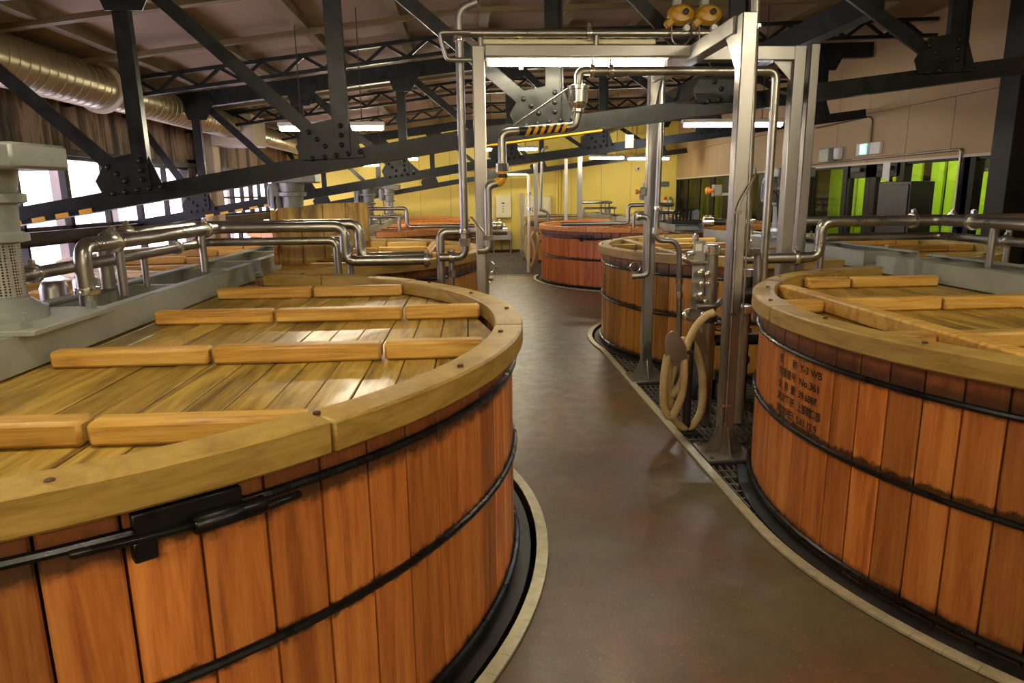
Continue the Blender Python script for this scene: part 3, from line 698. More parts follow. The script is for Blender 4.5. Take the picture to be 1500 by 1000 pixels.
# ------------------------------------------------------------------ pipes
def clampring(m, p, ax, r):
    m.lathe([(r, -.018), (r*1.45, -.016), (r*1.5, 0), (r*1.45, .016), (r, .018)], p, ax, 16)
def pipe(label, pts, r, mat='pipe', clamps=(), supports=(), group=None, cat='pipe', name='steel_pipe', bend=None, unions=()):
    root = thing(name, tuple(pts[0]), label, cat, group)
    MB().tube(pts, r, 16, bend).build('tube', mat, root)
    for p, ax in clamps:
        m = MB(); clampring(m, p, ax, r); d = {'x': (0, 0, 1), 'y': (0, 0, 1), 'z': (0, -1, 0)}[ax]
        q = Vector(p)+Vector(d)*r*1.45; m.cyl(q, q+Vector(d)*r*.7, r*.28, 8); m.box(q+Vector(d)*r*.2, (r*.7,)*3); m.build('clamp', 'chrome', root)
    for p, ax in unions:
        MB().lathe([(r, -.03), (r*1.42, -.028), (r*1.42, .028), (r, .03)], p, ax, 8).build('union_nut', 'chrome', root)
    for p, z0 in supports:
        MB().cyl((p[0], p[1], z0), p, r*.62, 12).build('support', 'steel', root)
    return root
G = 1.185
pipe('upper steel pipe along the girder of the battened vat, stepping down towards the frame post', [(-1.9, 3.5, G), (-1.9, 3.5, 1.48), (-1.9, 5.36, 1.48), (-.95, 5.36, 1.48), (-.95, 5.36, 1.215), (-.30, 5.36, 1.215)], .040,
     clamps=[((-1.9, 3.5, 1.26), 'z'), ((-1.9, 3.82, 1.48), 'y'), ((-1.9, 5.12, 1.48), 'y'), ((-.33, 5.36, 1.215), 'x')], supports=[((-1.9, 3.86, 1.45), G), ((-1.9, 5.05, 1.45), G)])
pipe('second upper steel pipe running close behind the stepped one', [(-2.15, 4.2, G), (-2.15, 4.2, 1.49), (-2.15, 5.58, 1.49), (-.87, 5.58, 1.49), (-.87, 5.58, 1.225), (-.32, 5.58, 1.225)], .040, clamps=[((-2.15, 4.5, 1.49), 'y')])
pipe('lower steel pipe along the girder of the battened vat turning down behind its rim', [(-2.02, 3.18, 1.37), (-2.02, 5.46, 1.37), (-1.03, 5.46, 1.37), (-1.03, 5.46, PIT)], .031, clamps=[((-2.02, 3.3, 1.37), 'y'), ((-2.02, 4.9, 1.37), 'y')], supports=[((-2.02, 4.4, 1.34), G-.02)])
pipe('second lower steel pipe turning down just behind the first', [(-2.2, 5.68, 1.36), (-.97, 5.68, 1.36), (-.97, 5.68, PIT)], .029)
for y in (4.12, 4.46): tag(MB().lathe([(.075, 0), (.075, .17), (.06, .2), (.05, .205)], (-2.42, y, 1.037), seg=20).build('vent_pot', 'steel'), 'stubby steel vent pot on the lid beside the grey girder of the battened vat', 'vent', 'stubby vent pots on the battened lid')
pipe('tall steel riser fixed beside the frame post behind the battened vat', [(.10, 5.16, 3.02), (-.03, 5.16, 2.97), (-.03, 5.16, 1.25), (-.22, 5.16, 1.25)], .030, 'steel', clamps=[((-.03, 5.16, 2.78), 'z'), ((-.03, 5.16, 1.44), 'z'), ((-.13, 5.16, 1.25), 'x')], unions=[((-.03, 5.16, 1.36), 'z')])
pipe('crooked steel pipe bending over behind the battened vat next to the frame post', [(.30, 5.34, 1.43), (-.22, 5.34, 1.43), (-.22, 5.34, PIT)], .033, clamps=[((-.05, 5.34, 1.43), 'x')])
pipe('thin steel drain riser next to the crooked pipe', [(-.14, 5.42, PIT), (-.14, 5.42, 1.29)], .022, unions=[((-.14, 5.42, 1.1), 'z'), ((-.14, 5.42, 1.25), 'z')])
pipe('thin bent steel pipe looped at the top of the frame post', [(.05, 5.10, 2.81), (-.17, 5.10, 2.81), (-.12, 5.10, 2.63), (.06, 5.10, 2.63)], .016, 'steel')
pipe('long steel pipe laid along the top of the frame over the aisle', [(-.02, 5.22, 2.83), (1.95, 5.22, 2.83)], .031, clamps=[((.9, 5.22, 2.83), 'x')], supports=[((.12, 5.22, 2.80), 2.6), ((.95, 5.2, 2.81), ZT)])
Y5 = 4.93
def A(u, v): return tuple(aty(u, v, Y5))
pov = thing('overhead_pipe', A(1120, 400), 'overhead steel pipe with strainer pot and yellow-black striped section crossing the aisle', 'pipe')
zt_ = aty(1000, 104, Y5).z; xr_ = aty(1131, 200, Y5).x; xs_ = aty(847, 140, Y5).x
MB().tube([(xr_, Y5, 1.0), (xr_, Y5, zt_), (xs_, Y5, zt_), (xs_, Y5, zt_-.1)], .030, 16).build('tube', 'pipe', pov)
zs0, zs1 = aty(847, 166, Y5).z, aty(847, 124, Y5).z; hh = zs1-zs0
MB().lathe([(.03, 0), (.045, .01), (.045, .15*hh), (.04, .16*hh), (.052, .22*hh), (.06, .36*hh), (.066, .38*hh), (.066, .80*hh), (.076, .82*hh), (.076, .95*hh), (.05, 1.0*hh), (.03, 1.02*hh)], (xs_, Y5, zs0), seg=24).build('strainer_pot', 'chrome', pov)
zst = aty(790, 189, Y5).z; xl_ = aty(735, 200, Y5).x; xd_ = aty(715, 300, Y5).x
MB().tube([(xs_, Y5, zs0+.01), (xs_-.02, Y5, zst+.015), (xs_-.09, Y5, zst+.01)], .030, 16).build('elbow', 'pipe', pov)
MB().tube([(xs_-.08, Y5, zst+.012), (xl_+.12, Y5, zst-.012)], .032, 16).build('striped_section', 'black', pov)
for k in range(6):
    xx = xs_-.10-.048*k
    m = MB(); m.lathe([(.033, -.013), (.0345, -.012), (.0345, .012), (.033, .013)], (xx, Y5, zst+.009-.004*k), 'x', 16)
    m.v = [(v[0]+(v[2]-zst)*.45, v[1], v[2]) for v in m.v]; m.build('yellow_band', 'yellow', pov)
zc_ = aty(733, 262, Y5).z
MB().tube([(xl_+.13, Y5, zst-.012), (xl_, Y5, zst-.02), (xl_, Y5, zc_+.05)], .030, 16).build('tube', 'pipe', pov)
MB().lathe([(.03, -.028), (.045, -.026), (.045, .026), (.03, .028)], (xl_, Y5, aty(733, 245, Y5).z), seg=8).build('union_nut', 'chrome', pov)
MB().tube([(xl_, Y5, zc_+.05), (xl_, Y5, zc_), (xl_-.04, Y5, zc_-.03)], .034, 16).build('striped_elbow', 'yellow', pov)
MB().lathe([(.030, -.014), (.037, -.012), (.037, .012), (.030, .014)], (xl_, Y5, zc_+.02), seg=16).build('black_band', 'black', pov)
zd_ = aty(715, 275, Y5).z; ze_ = aty(715, 366, Y5).z
MB().tube([(xl_-.03, Y5, zc_-.025), (xd_, Y5, zc_-.045), (xd_, Y5, ze_), (xd_-.08, Y5, ze_)], .028, 16).build('tube', 'steel', pov)
MB().lathe([(.028, -.02), (.042, -.018), (.042, .018), (.028, .02)], (xd_, Y5, aty(715, 348, Y5).z), seg=8).build('union_nut', 'chrome', pov)
for u in (867, 894):
    m = MB(); clampring(m, A(u, 104), 'x', .030); m.box(Vector(A(u, 104))+Vector((0, .0, .05)), (.012, .012, .06)); m.build('clamp', 'chrome', pov)
MB().cyl(A(833, 129), A(752, 184), .006, 8).build('tie_wire', 'steel', pov)
MB().cyl((xr_, Y5, aty(1131, 133, Y5).z), (2.36, 5.1, aty(1131, 133, Y5).z), .011, 8).build('stay_bar', 'steel', pov)
tray = thing('cable_tray', (.2, 5.3, 2.74), 'pair of cream cable ducts lying above the frame beam', 'cable tray')
for z, a, b in ((2.77, .14, 1.40), (2.725, .14, 1.5)): MB().span((a, 5.26, z), (b, 5.31, z+.03)).build('trunking', 'cream', tray)
for x in (.4, 1.25): MB().span((x, 5.30, 2.6), (x+.03, 5.315, 2.82)).build('bracket', 'cream', tray)
pipe('tall steel riser clipped beside the frame post near the hanging hose', [tuple(aty(1108, -20, 4.5)), tuple(aty(1092, 374, 4.5)), tuple(aty(1110, 366, 4.56)), tuple(aty(1108, 470, 4.56))], .027, 'steel', clamps=[(tuple(aty(1098, 325, 4.5)), 'z'), (tuple(aty(1107, 40, 4.5)), 'z')], unions=[(tuple(aty(1093, 358, 4.5)), 'z')])
pipe('upper steel pipe along the girder of the stencilled vat stepping down to the frame', [(3.5, 2.3, G), (3.5, 2.3, 1.48), (3.5, 4.95, 1.48), (2.60, 4.95, 1.48), (2.60, 4.95, 1.22), (1.96, 4.95, 1.22)], .040, clamps=[((3.5, 4.6, 1.48), 'y'), ((2.42, 4.95, 1.22), 'x'), ((3.3, 4.95, 1.48), 'x')], supports=[((3.5, 4.4, 1.45), G), ((3.5, 3.0, 1.45), G)])
pipe('lower steel pipe along the girder of the stencilled vat turning down behind its rim', [(3.68, 2.3, G), (3.68, 2.3, 1.35), (3.68, 5.16, 1.35), (2.72, 5.16, 1.35), (2.72, 5.16, PIT)], .030, clamps=[((3.68, 4.5, 1.35), 'y')], supports=[((3.68, 4.2, 1.32), G)])
pipe('third steel pipe crossing behind the stepped ones on the stencilled vat', [(4.6, 5.36, 1.47), (2.62, 5.36, 1.47), (2.62, 5.36, 1.2), (2.2, 5.36, 1.2)], .036, clamps=[((3.9, 5.36, 1.47), 'x')], supports=[((4.4, 5.36, 1.45), PIT)])
for x in (4.05, 4.35): tag(MB().lathe([(.07, 0), (.07, .15), (.055, .18), (.05, .185)], (x, 4.4, 1.037), seg=20).build('vent_pot', 'column'), 'stubby cream vent pot on the lid of the stencilled vat', 'vent', 'stubby vent pots on the stencilled vat')
def railpipes(key, lab1, lab2):      # paired pipe runs with legs on a far girder
    cx, cy, R, s = TANKS[key]; e = cx+s*(.9)
    y0 = cy-1.75; yb = cy-2.0
    pipe(lab1, [(cx+s*.1, yb+1.6, G), (cx+s*.1, yb+1.6, 1.5), (cx+s*.1, y0, 1.5), (e, y0, 1.5), (e, y0, 1.19), (cx+s*(R-.2), y0, 1.19)], .034, supports=[((cx+s*.1, y0+.5*k+.3, 1.48), G) for k in range(3)])
    pipe(lab2, [(cx-s*.06, yb+1.4, G), (cx-s*.06, yb+1.4, 1.36), (cx-s*.06, y0+.2, 1.36), (cx+s*.75, y0+.2, 1.36), (cx+s*.75, y0+.2, 1.036)], .028, supports=[((cx-s*.06, y0+.5*k+.4, 1.34), G) for k in range(3)])
railpipes('F2', 'upper pipe run with legs on the vat beside the second coiled hose', 'lower pipe run with legs on the vat beside the second coiled hose')
railpipes('L3', 'upper pipe run with legs on the orange battened lid near the windows', 'lower pipe run with legs on the orange battened lid near the windows')
railpipes('F', 'upper pipe run with legs on the orange-red vat', 'lower pipe run with legs on the orange-red vat')
# ------------------------------------------------------------------ floor gratings
def grating(label, x0, x1, y0, y1, px=.045, py=.10, z=-.012):
    root = thing('floor_grating', ((x0+x1)/2, (y0+y1)/2, z), label, 'grating', 'steel floor gratings')
    def free(x, y): return all((x-c[0])**2+(y-c[1])**2 > (c[2]+.035)**2 for c in TANKS.values())
    b = MB(); x = x0+.01
    while x < x1:
        n = 60; run = None
        for i in range(n+1):
            y = y0+(y1-y0)*i/n; ok = free(x, y)
            if ok and run is None: run = y
            if run is not None and (not ok or i == n):
                if y-run > .03: b.span((x-.0025, run, z-.03), (x+.0025, y, z))
                run = None
        x += px
    if b.v: b.build('bearing_bars', 'grate', root, kind='stuff', smooth=False)
    c = MB(); y = y0+.05
    while y < y1:
        n = 40; run = None
        for i in range(n+1):
            x = x0+(x1-x0)*i/n; ok = free(x, y)
            if ok and run is None: run = x
            if run is not None and (not ok or i == n):
                if x-run > .03: c.span((run, y-.003, z-.008), (x, y+.003, z-.001))
                run = None
        y += py
    if c.v: c.build('cross_rods', 'grate', root, kind='stuff', smooth=False)
    MB().span((x0, y0, z-.04), (x0+.006, y1, z)).build('edge_bar', 'grate', root)
    return root
grating('steel floor grating between the stencilled vat and the aisle edging', 1.47, 2.3, 2.9, 4.03)
grating('steel floor grating under the hanging beige hose', 1.47, 3.3, 4.37, 5.92)
grating('steel floor grating wedged between the yellow-brown vat and the aisle edging', 1.47, 2.6, 6.28, 7.4)
grating('steel floor grating strip behind the battened vat', -1.6, .1, 4.5, 6.6)
for i, (a, b) in enumerate(((14.74, 16.2), (16.21, 17.7), (17.71, 19.2), (19.21, 20.7))):
    grating('dark floor grating crossing the aisle %s' % ('right behind the pale edging strip', 'beside the second coiled hose', 'before the sink', 'under the sink at the yellow wall')[i], -.3, 1.9, a, b, .06, .09)
for nm, a, b in (('trim_10', 4.03, 4.37), ('trim_11', 5.92, 6.28)): struct(MB().span((1.47, a+.002, -.06), (2.0, b-.002, -.001)).build(nm, 'dark'))
# ------------------------------------------------------------------ standing lid board on the second vat
YBD = 6.25
bp = lambda u, v: (aty(u, v, YBD).x, aty(u, v, YBD).z)
br = thing('lid_board', (bp(470, 400)[0], YBD, 1.11), 'big stained wooden lid section standing on edge on the vat behind the pipes', 'board')
x0 = bp(405, 300)[0]; x1 = bp(538, 300)[0]; xb = bp(452, 400)[0]
zt0, zt1 = bp(405, 304)[1], bp(538, 295)[1]; zb = 1.112; zr = bp(541, 352)[1]
nP = 4
for k in range(nP):
    a = x0+(x1-x0)*k/nP+.002; b = x0+(x1-x0)*(k+1)/nP-.002
    zl = lambda x: zb if x < xb else zb+(zr-zb)*(x-xb)/(x1-xb)
    zt = lambda x: zt0+(zt1-zt0)*(x-x0)/(x1-x0)+.01*math.sin(9*x)
    pts = [(a, zl(a))]+([(xb, zb)] if a < xb < b else [])+[(b, zl(b)), (b, zt(b)), (a, zt(a))]
    MB().prism(pts, YBD, YBD+.05, 1).build('plank', 'board', br, bevel=.003)
MB().span((x0-.055, YBD-.02, zb), (x0-.012, YBD+.10, zt0-.02)).build('edge_batten', 'batten', br, bevel=.006)
MB().span((x0, YBD+.052, 1.25), (x1, YBD+.13, 1.34)).build('back_batten', 'batten', br, bevel=.006)
MB().span((x0, YBD+.052, 1.50), (x1, YBD+.13, 1.59)).build('back_batten', 'batten', br, bevel=.006)
# ------------------------------------------------------------------ hose station between the vats
YH = 4.62
def H(u, v, dy=0): return tuple(aty(u, v, YH+dy))
hs = thing('hose_stand', H(1008, 655), 'dark stand with two curved steel saddles for the hanging beige hose', 'stand')
MB().cyl((H(1008, 600)[0], YH+.03, -.01), (H(1008, 600)[0], YH+.03, H(1008, 500)[2]), .032, 14).build('stand_pipe', 'dark', hs)
MB().span((H(1008, 600)[0]-.08, YH-.05, -.011), (H(1008, 600)[0]+.08, YH+.11, .004)).build('foot_plate', 'dark', hs)
def saddle(u0, v0, w, h, yy):
    m = MB(); n = 10; vs = []; c = aty(u0, v0, yy)
    for i in range(n+1):
        t = math.pi*(.05+.9*i/n)
        for q in range(4):
            k = (1, 1.04)[q // 2]; y_ = yy+(-.045, .05)[q in (1, 2)]
            vs.append((c.x-w*k*math.cos(t), y_-.03*(1-math.sin(t)), c.z+h*k*math.sin(t)-h))
    fs = [(i*4+a, i*4+b, i*4+4+b, i*4+4+a) for i in range(n) for a, b in ((0, 1), (1, 2), (2, 3), (3, 0))]+[(0, 1, 2, 3), tuple(n*4+k for k in range(4))]
    return m.add(vs, fs)
def cheek(pts, yy):
    m = MB(); m.prism([(aty(u, v, yy).x, aty(u, v, yy).z) for u, v in pts], yy-.004, yy+.004, 1); return m
cheek([(974, 500), (976, 490), (984, 484), (992, 486), (1000, 497), (1005, 512), (1007, 525), (998, 528), (990, 537), (985, 530), (980, 521), (975, 525)], YH-.10).build('saddle_plate', 'steel', hs, bevel=.002)
cheek([(1022, 478), (1028, 488), (1034, 503), (1036, 518), (1030, 532), (1022, 528), (1012, 515), (1010, 490)], YH+.10).build('saddle_plate', 'steel', hs, bevel=.002)
saddle(996, 505, .075, .05, YH).build('saddle', 'steel', hs)
MB().cyl((H(1004, 512)[0], YH-.12, H(1004, 512)[2]), (H(1004, 512)[0], YH+.12, H(1004, 512)[2]), .016, 10).build('cross_pin', 'dark', hs)
def smooth_path(pts, n=10):
    P = [Vector(p) for p in pts]; out = []
    for i in range(len(P)-1):
        p0, p1, p2, p3 = P[max(i-1, 0)], P[i], P[i+1], P[min(i+2, len(P)-1)]
        for k in range(n):
            t = k/n; out.append(.5*((2*p1)+(p2-p0)*t+(2*p0-5*p1+4*p2-p3)*t*t+(3*p1-p0-3*p2+p3)*t**3))
    out.append(P[-1]); return out
def hose(label, pts, r):
    root = thing('coiled_hose', tuple(pts[0]), label, 'hose')
    path = smooth_path(pts, 14)
    rs = [r*(1.0 if (i//1) % 3 else 1.07) for i in range(len(path))]
    MB().sweep(path, rs, 14).build('hose_body', 'hose', root)
    MB().sweep(path[:3], r*1.2, 14).build('coupling', 'chrome', root)
    return root
hp = [(1046, 458, .0), (1034, 463, -.01), (1020, 478, -.03), (1009, 500, -.05), (1003, 525, -.06), (1000, 555, -.06), (990, 572, -.05), (983, 577, -.04), (981, 565, -.02), (988, 535, .0), (996, 503, .03), (1004, 499, .05), (1015, 505, .06), (1025, 530, .06), (1030, 565, .06), (1027, 600, .05), (1015, 622, .04), (1002, 626, .02), (990, 616, .0), (983, 595, -.02), (979, 560, -.03), (980, 520, -.04), (986, 500, -.06), (994, 500, -.07), (1001, 515, -.07), (1002, 550, -.08), (998, 580, -.09), (988, 604, -.10), (979, 609, -.10), (972, 590, -.10), (973, 550, -.09), (978, 520, -.08)]
hose('thick beige ribbed hose hanging in coils beside the stencilled vat', [H(*p) for p in hp], .027)
# manifold with valves behind the hose
mf = thing('valve_manifold', (H(1043, 640)[0], YH+.22, 0), 'tall steel pipe manifold with valve panel and bent spouts behind the hanging hose', 'manifold')
YM = YH+.22
def Q(u, v, dy=0): return tuple(aty(u, v, YM+dy))
xm = Q(1036, 500)[0]
MB().cyl((xm, YM, -.01), (xm, YM, Q(1043, 358)[2]), .05, 20).build('column', 'pipe', mf)
MB().lathe([(.05, -.03), (.062, -.028), (.062, .028), (.05, .03)], (xm, YM, Q(1043, 366)[2]), seg=20).build('collar', 'chrome', mf)
pl = MB().span((Q(1014, 380)[0], YM-.02, Q(1014, 470)[2]), (Q(1038, 380)[0]-.03, YM-.005, Q(1014, 352)[2])).build('valve_panel', 'steel', mf, bevel=.003)
for u, v in ((1022, 398), (1032, 400), (1024, 414), (1033, 414), (1022, 430), (1030, 440), (1026, 458)):
    q = Vector(Q(u, v)); MB().lathe([(.012, 0), (.012, -.03), (.022, -.032), (.022, -.05), (.008, -.055)], (q.x, YM-.02, q.z), 'y', 12).build('valve_knob', 'chrome', pl)
for u, v in ((1022, 362), (1034, 364)): q = Vector(Q(u, v)); MB().box((q.x, YM-.023, q.z), (.045, .006, .05)).build('paper_tag', 'white', pl)
for (vz, lab) in ((379, 'spout'), (462, 'spout')):
    MB().tube([Q(1036, vz+6), Q(1012, vz+6, -.1), Q(1002, vz, -.14), Q(1006, vz-6, -.10), Q(1016, vz-8, 0)], .020, 12, .06).build('bent_spout', 'chrome', mf)
MB().tube([Q(1056, 440), Q(1050, 448, -.08), Q(1020, 449, -.1)], .021, 12).build('short_spout', 'pipe', mf)
MB().tube([Q(1040, 432), Q(1024, 440, -.06), Q(1018, 432, -.08)], .018, 12).build('short_spout', 'chrome', mf)
MB().cyl(Q(1019, 352), Q(1018, 455), .014, 10).build('sight_tube', 'pipe', mf)
MB().lathe([(.014, 0), (.024, .004), (.024, .04), (.012, .05)], Q(1019, 352), seg=12).build('sight_cap', 'chrome', mf)
MB().lathe([(.05, -.03), (.064, -.025), (.064, .025), (.05, .03)], (xm, YM, Q(1030, 466)[2]), seg=20).build('collar', 'dark', mf)
MB().span((xm-.1, YM+.05, .62), (xm+.62, YM+.09, .66)).build('bracket', 'dark', mf)
pipe('thick pipe wrapped in pale insulation standing behind the frame post', [tuple(aty(1076, 640, 4.86))[:2]+(-.01,), tuple(aty(1076, 640, 4.86))[:2]+(.86,)], .055, 'foil', unions=[(tuple(aty(1076, 640, 4.86))[:2]+(.86,), 'z')])
pipe('dark vertical pipe with elbow among the pipes behind the frame post', [(2.12, 5.22, -.01), (2.12, 5.22, .92), (2.5, 5.22, .92)], .042, 'dark', unions=[((2.12, 5.22, .6), 'z')])
pipe('slim dark standpipe near the stencilled vat between the posts', [(2.02, 5.02, -.01), (2.02, 5.02, 1.0)], .028, 'dark', unions=[((2.02, 5.02, .5), 'z')])
pipe('dark low pipe run on a bracket between the vats', [(1.86, 5.3, .52), (2.9, 5.3, .52), (2.9, 5.3, -.01)], .035, 'dark')
pump = thing('pump_unit', (1.98, 5.36, 0), 'dark pump unit with round casing on the grating between the vats', 'pump')
MB().lathe([(.10, -.01), (.12, .02), (.12, .16), (.09, .2), (.07, .34), (.085, .36), (.085, .46), (.04, .5)], (1.95, 5.5, 0), seg=20).build('casing', 'dark', pump)
MB().box((1.95, 5.36, .23), (.1, .08, .08)).build('terminal_box', 'motor', pump, bevel=.005)
for x, y, h, r_, lab in ((1.88, 5.14, 1.0, .03, 'slim dark standpipe added to deepen the shade just behind the insulated pipe'), (2.26, 5.42, 1.06, .045, 'thick dark standpipe added to deepen the shade in front of the yellow-brown vat'), (2.5, 5.5, .95, .035, 'dark standpipe added for shade deepest in the gap between the vats')):  # extra dark pipes, added to darken the shadowed gap between the vats
    pipe(lab, [(x, y, -.012), (x, y, h)], r_, 'dark', unions=[((x, y, h*.55), 'z'), ((x, y, h), 'z')])
for i, (x, y, z) in enumerate(((1.88, 5.08, .72), (2.12, 5.16, .42))):
    vr = thing('hand_valve', (x, y, z), 'small steel hand valve on the ' + ('added slim dark standpipe behind the insulated pipe', 'dark elbowed pipe behind the post')[i], 'valve')
    MB().lathe([(.02, 0), (.02, -.05), (.03, -.055), (.03, -.07)], (x, y-.03, z), 'y', 12).build('stem', 'chrome', vr)
    MB().sweep([(x+.045*math.cos(t), y-.1, z+.045*math.sin(t)) for t in [2*math.pi*k/18 for k in range(18)]], .007, 8, closed=True).build('hand_wheel', 'dark', vr)
    MB().bar((x-.045, y-.1, z), (x+.045, y-.1, z), .01, .01).build('spoke', 'dark', vr)
cj = thing('cable_junction', (3.72, 11.75, 1.185), 'black cable junction box with looping black cables on the girder of the orange-red vat', 'junction box')
MB().span((3.45, 11.55, 1.187), (4.0, 11.95, 1.25)).build('tray', 'rubber', cj, bevel=.01)
MB().span((3.82, 11.6, 1.25), (3.94, 11.8, 1.42)).build('terminal_box', 'motor', cj, bevel=.01)
for k in range(6):
    x = 3.48+.06*k; MB().tube(smooth_path([(x, 11.58, 1.24), (x-.03, 11.5, 1.36+.02*(k % 3)), (x+.06, 11.6, 1.42), (x+.12, 11.8, 1.24)], 6), .014, 8, .01).build('cable', 'rubber', cj)
# pipes at the second frame post
def B6(u, v, Y=5.96): return tuple(aty(u, v, Y))
pipe('slim pale riser on the frame post before the yellow-brown vat, jogging to a drop pipe', [B6(972, 100), B6(961, 346), B6(966, 352), B6(988, 353), B6(995, 365), B6(995, 545)], .024, 'steel', clamps=[(B6(964, 305), 'z')], unions=[(B6(961, 338), 'z'), (B6(995, 412), 'z'), (B6(995, 432), 'z')], bend=.05)
pipe('handle shaped pale spout pipe on the frame post before the yellow-brown vat', [B6(932, 317, 5.9), B6(950, 317, 5.9), B6(949, 403, 5.9), B6(925, 405, 5.9)], .024, 'steel', clamps=[(B6(935, 317, 5.9), 'x')])
def ringclamp(lab, c):        # open pipe clip on a stub
    root = thing('pipe_clip', c, lab, 'clip'); c = Vector(c)
    MB().sweep([c+Vector((.045*math.cos(t), 0, .06+.045*math.sin(t))) for t in [2*math.pi*k/20 for k in range(20)]], .006, 8, closed=True).build('ring', 'chrome', root)
    MB().cyl(c, c+Vector((0, 0, .018)), .008, 8).build('stem', 'chrome', root)
    for s in (-1, 1): MB().cyl(c+Vector((s*.045, 0, .06)), c+Vector((s*.07, 0, .065)), .007, 8).build('lug', 'chrome', root)
q = Vector(B6(930, 405, 5.9)); ringclamp('open steel pipe clip on the handle shaped spout pipe', (q.x, q.y, q.z+.022))
pipe('short steel stub sticking out of the frame post above the battened vat rim', [tuple(aty(702, 407, 5.12)), tuple(aty(722, 407, 5.12))], .022, 'steel')
q = aty(716, 407, 5.12); ringclamp('open steel pipe clip on the short stub by the battened vat', (q.x, q.y, q.z+.022))
pipe('black pipe stub with chrome coupling on the frame post over the aisle', [tuple(aty(703, 330, 5.1)), tuple(aty(722, 330, 5.1)), tuple(aty(736, 331, 5.1))], .022, 'dark', clamps=[(tuple(aty(724, 330, 5.1)), 'x'), (tuple(aty(731, 330, 5.1)), 'x')])
pipe('black pipe stub with chrome coupling on the frame post near the hanging hose', [tuple(aty(1062, 325, 4.2)), tuple(aty(1031, 325, 4.2))], .020, 'dark', clamps=[(tuple(aty(1040, 325, 4.2)), 'x'), (tuple(aty(1034, 325, 4.2)), 'x')])
def estop(lab, u, v, Y, s):
    p = aty(u, v, Y); root = thing('stop_switch', tuple(p), lab, 'switch')
    MB().box((p.x, p.y, p.z), (.05, .05, .07)).build('box', 'motor', root, bevel=.005)
    MB().lathe([(.012, 0), (.012, -.02), (.022, -.022), (.022, -.04), (.01, -.045)], (p.x-.025, p.y, p.z), 'x', 14).build('button', 'amber', root)
    MB().span((p.x, p.y-.01, p.z-.03), (p.x+s, p.y+.01, p.z-.015)).build('arm', 'steel', root)
estop('small switch box with amber button on the frame post near the hanging hose', 1050, 279, 4.2, .07)
estop('small switch box with amber button on the post before the yellow-brown vat', 942, 281, 6.1, .07)
# hose lift balancers on the top pipe
for i, (u, v) in enumerate(((997, 22), (1037, 22))):
    c = aty(u, v, 5.22); root = thing('hose_balancer', tuple(c), 'yellow hose balancer hanging over the frame, ' + ('its arm pointing at the striped pipe', 'the one beside the tall riser')[i], 'balancer', 'yellow balancers')
    m = MB(); m.lathe([(.0, -.05), (.05, -.045), (.07, -.02), (.074, 0), (.07, .02), (.05, .045), (.0, .05)], c, 'y', 22); m.v = [(c.x+(v[0]-c.x)*1.35, v[1], v[2]) for v in m.v]; m.build('drum', 'ochre', root)
    MB().lathe([(.022, -.052), (.022, -.065), (.01, -.07)], c+Vector((.02, 0, .01)), 'y', 12).build('hub', 'black', root)
    MB().bar(c+Vector((-.05, 0, -.03)), c+Vector((-.11, 0, -.075)), .05, .06).build('arm', 'ochre', root, bevel=.012)
    MB().bar(c+Vector((-.06, -.02, .0)), c+Vector((.05, -.02, .0)), .03, .025).build('lever', 'black', root)
    MB().cyl(c+Vector((0, 0, .06)), (c.x, c.y, zceil(c.x)-.005), .008, 8).build('hanger_rod', 'dark', root)
    MB().tube(smooth_path([c+Vector((-.08, -.06, -.09)), c+Vector((-.07, -.07, -.19)), c+Vector((.0, -.07, -.22)), c+Vector((.06, -.07, -.16)), c+Vector((.07, -.02, -.05))], 6), .006, 8, .01).build('cable_loop', 'pipe', root)
    MB().lathe([(.022, -.02), (.022, .02)], c+Vector((.03, -.05, -.1)), 'y', 12).build('tag', 'white', root)
    MB().box(c+Vector((-.03, 0, .085)), (.06, .05, .05)).build('terminal_box', 'motor', root, bevel=.006)
# notice hanging from the truss
p = aty(922, 207, 5.4); nt_ = thing('hanging_notice', tuple(p), 'small blank white notice plate hanging on two strings from the truss', 'notice')
MB().box(p, (.065, .004, .10)).build('plate', 'white', nt_)
for dx in (-.02, .02): MB().cyl(p+Vector((dx, 0, .05)), (p.x+dx, p.y, zbot(p.x)-.06), .002, 6).build('string', 'dark', nt_)
# ------------------------------------------------------------------ back wall equipment
YW = YB-.022
def Wp(u, v, dy=0): return aty(u, v, YW+dy)
def panelbox(lab, u0, u1, v0, v1, d=.22, lamps=()):
    a, b = Wp(u0, v1, -d), Wp(u1, v0, -d); root = thing('control_panel', ((a.x+b.x)/2, YW, a.z), lab, 'control panel')
    MB().span((a.x, YW-d, a.z), (b.x, YW, b.z)).build('cabinet', 'cream', root, bevel=.008)
    dr = MB().span((a.x+.02, YW-d-.012, a.z+.02), (b.x-.02, YW-d-.001, b.z-.02)).build('door', 'cream', root, bevel=.004)
    for u, v, w, h, mt in lamps:
        q = Wp(u, v, -d); MB().box((q.x, YW-d-.02, q.z), (w, .014, h)).build('button', mt, dr)
    return root
panelbox('cream control panel with a dark display hanging over the steel sink', 726.5, 748.5, 286, 319, lamps=[(737, 297.5, .085, .04, 'black'), (737, 302, .03, .03, 'black'), (737, 306, .03, .03, 'black'), (737, 310, .03, .03, 'black'), (729.5, 301, .02, .09, 'white')])
panelbox('wide cream control panel with rows of coloured buttons behind the second coiled hose', 769, 807, 287, 330, lamps=[(780, 297, .04, .04, 'white'), (780, 304.5, .04, .04, 'red'), (780, 308.5, .04, .04, 'green'), (791, 298, .04, .04, 'black'), (791, 304.5, .04, .04, 'red'), (791, 308.5, .04, .04, 'green'), (772, 302, .02, .12, 'white')])
a, b = Wp(721.5, 352, -.45), Wp(749.5, 340, -.45)
sk = thing('wash_sink', ((a.x+b.x)/2, YW-.25, 0), 'steel wash sink on four legs standing below the cream control panel', 'sink')
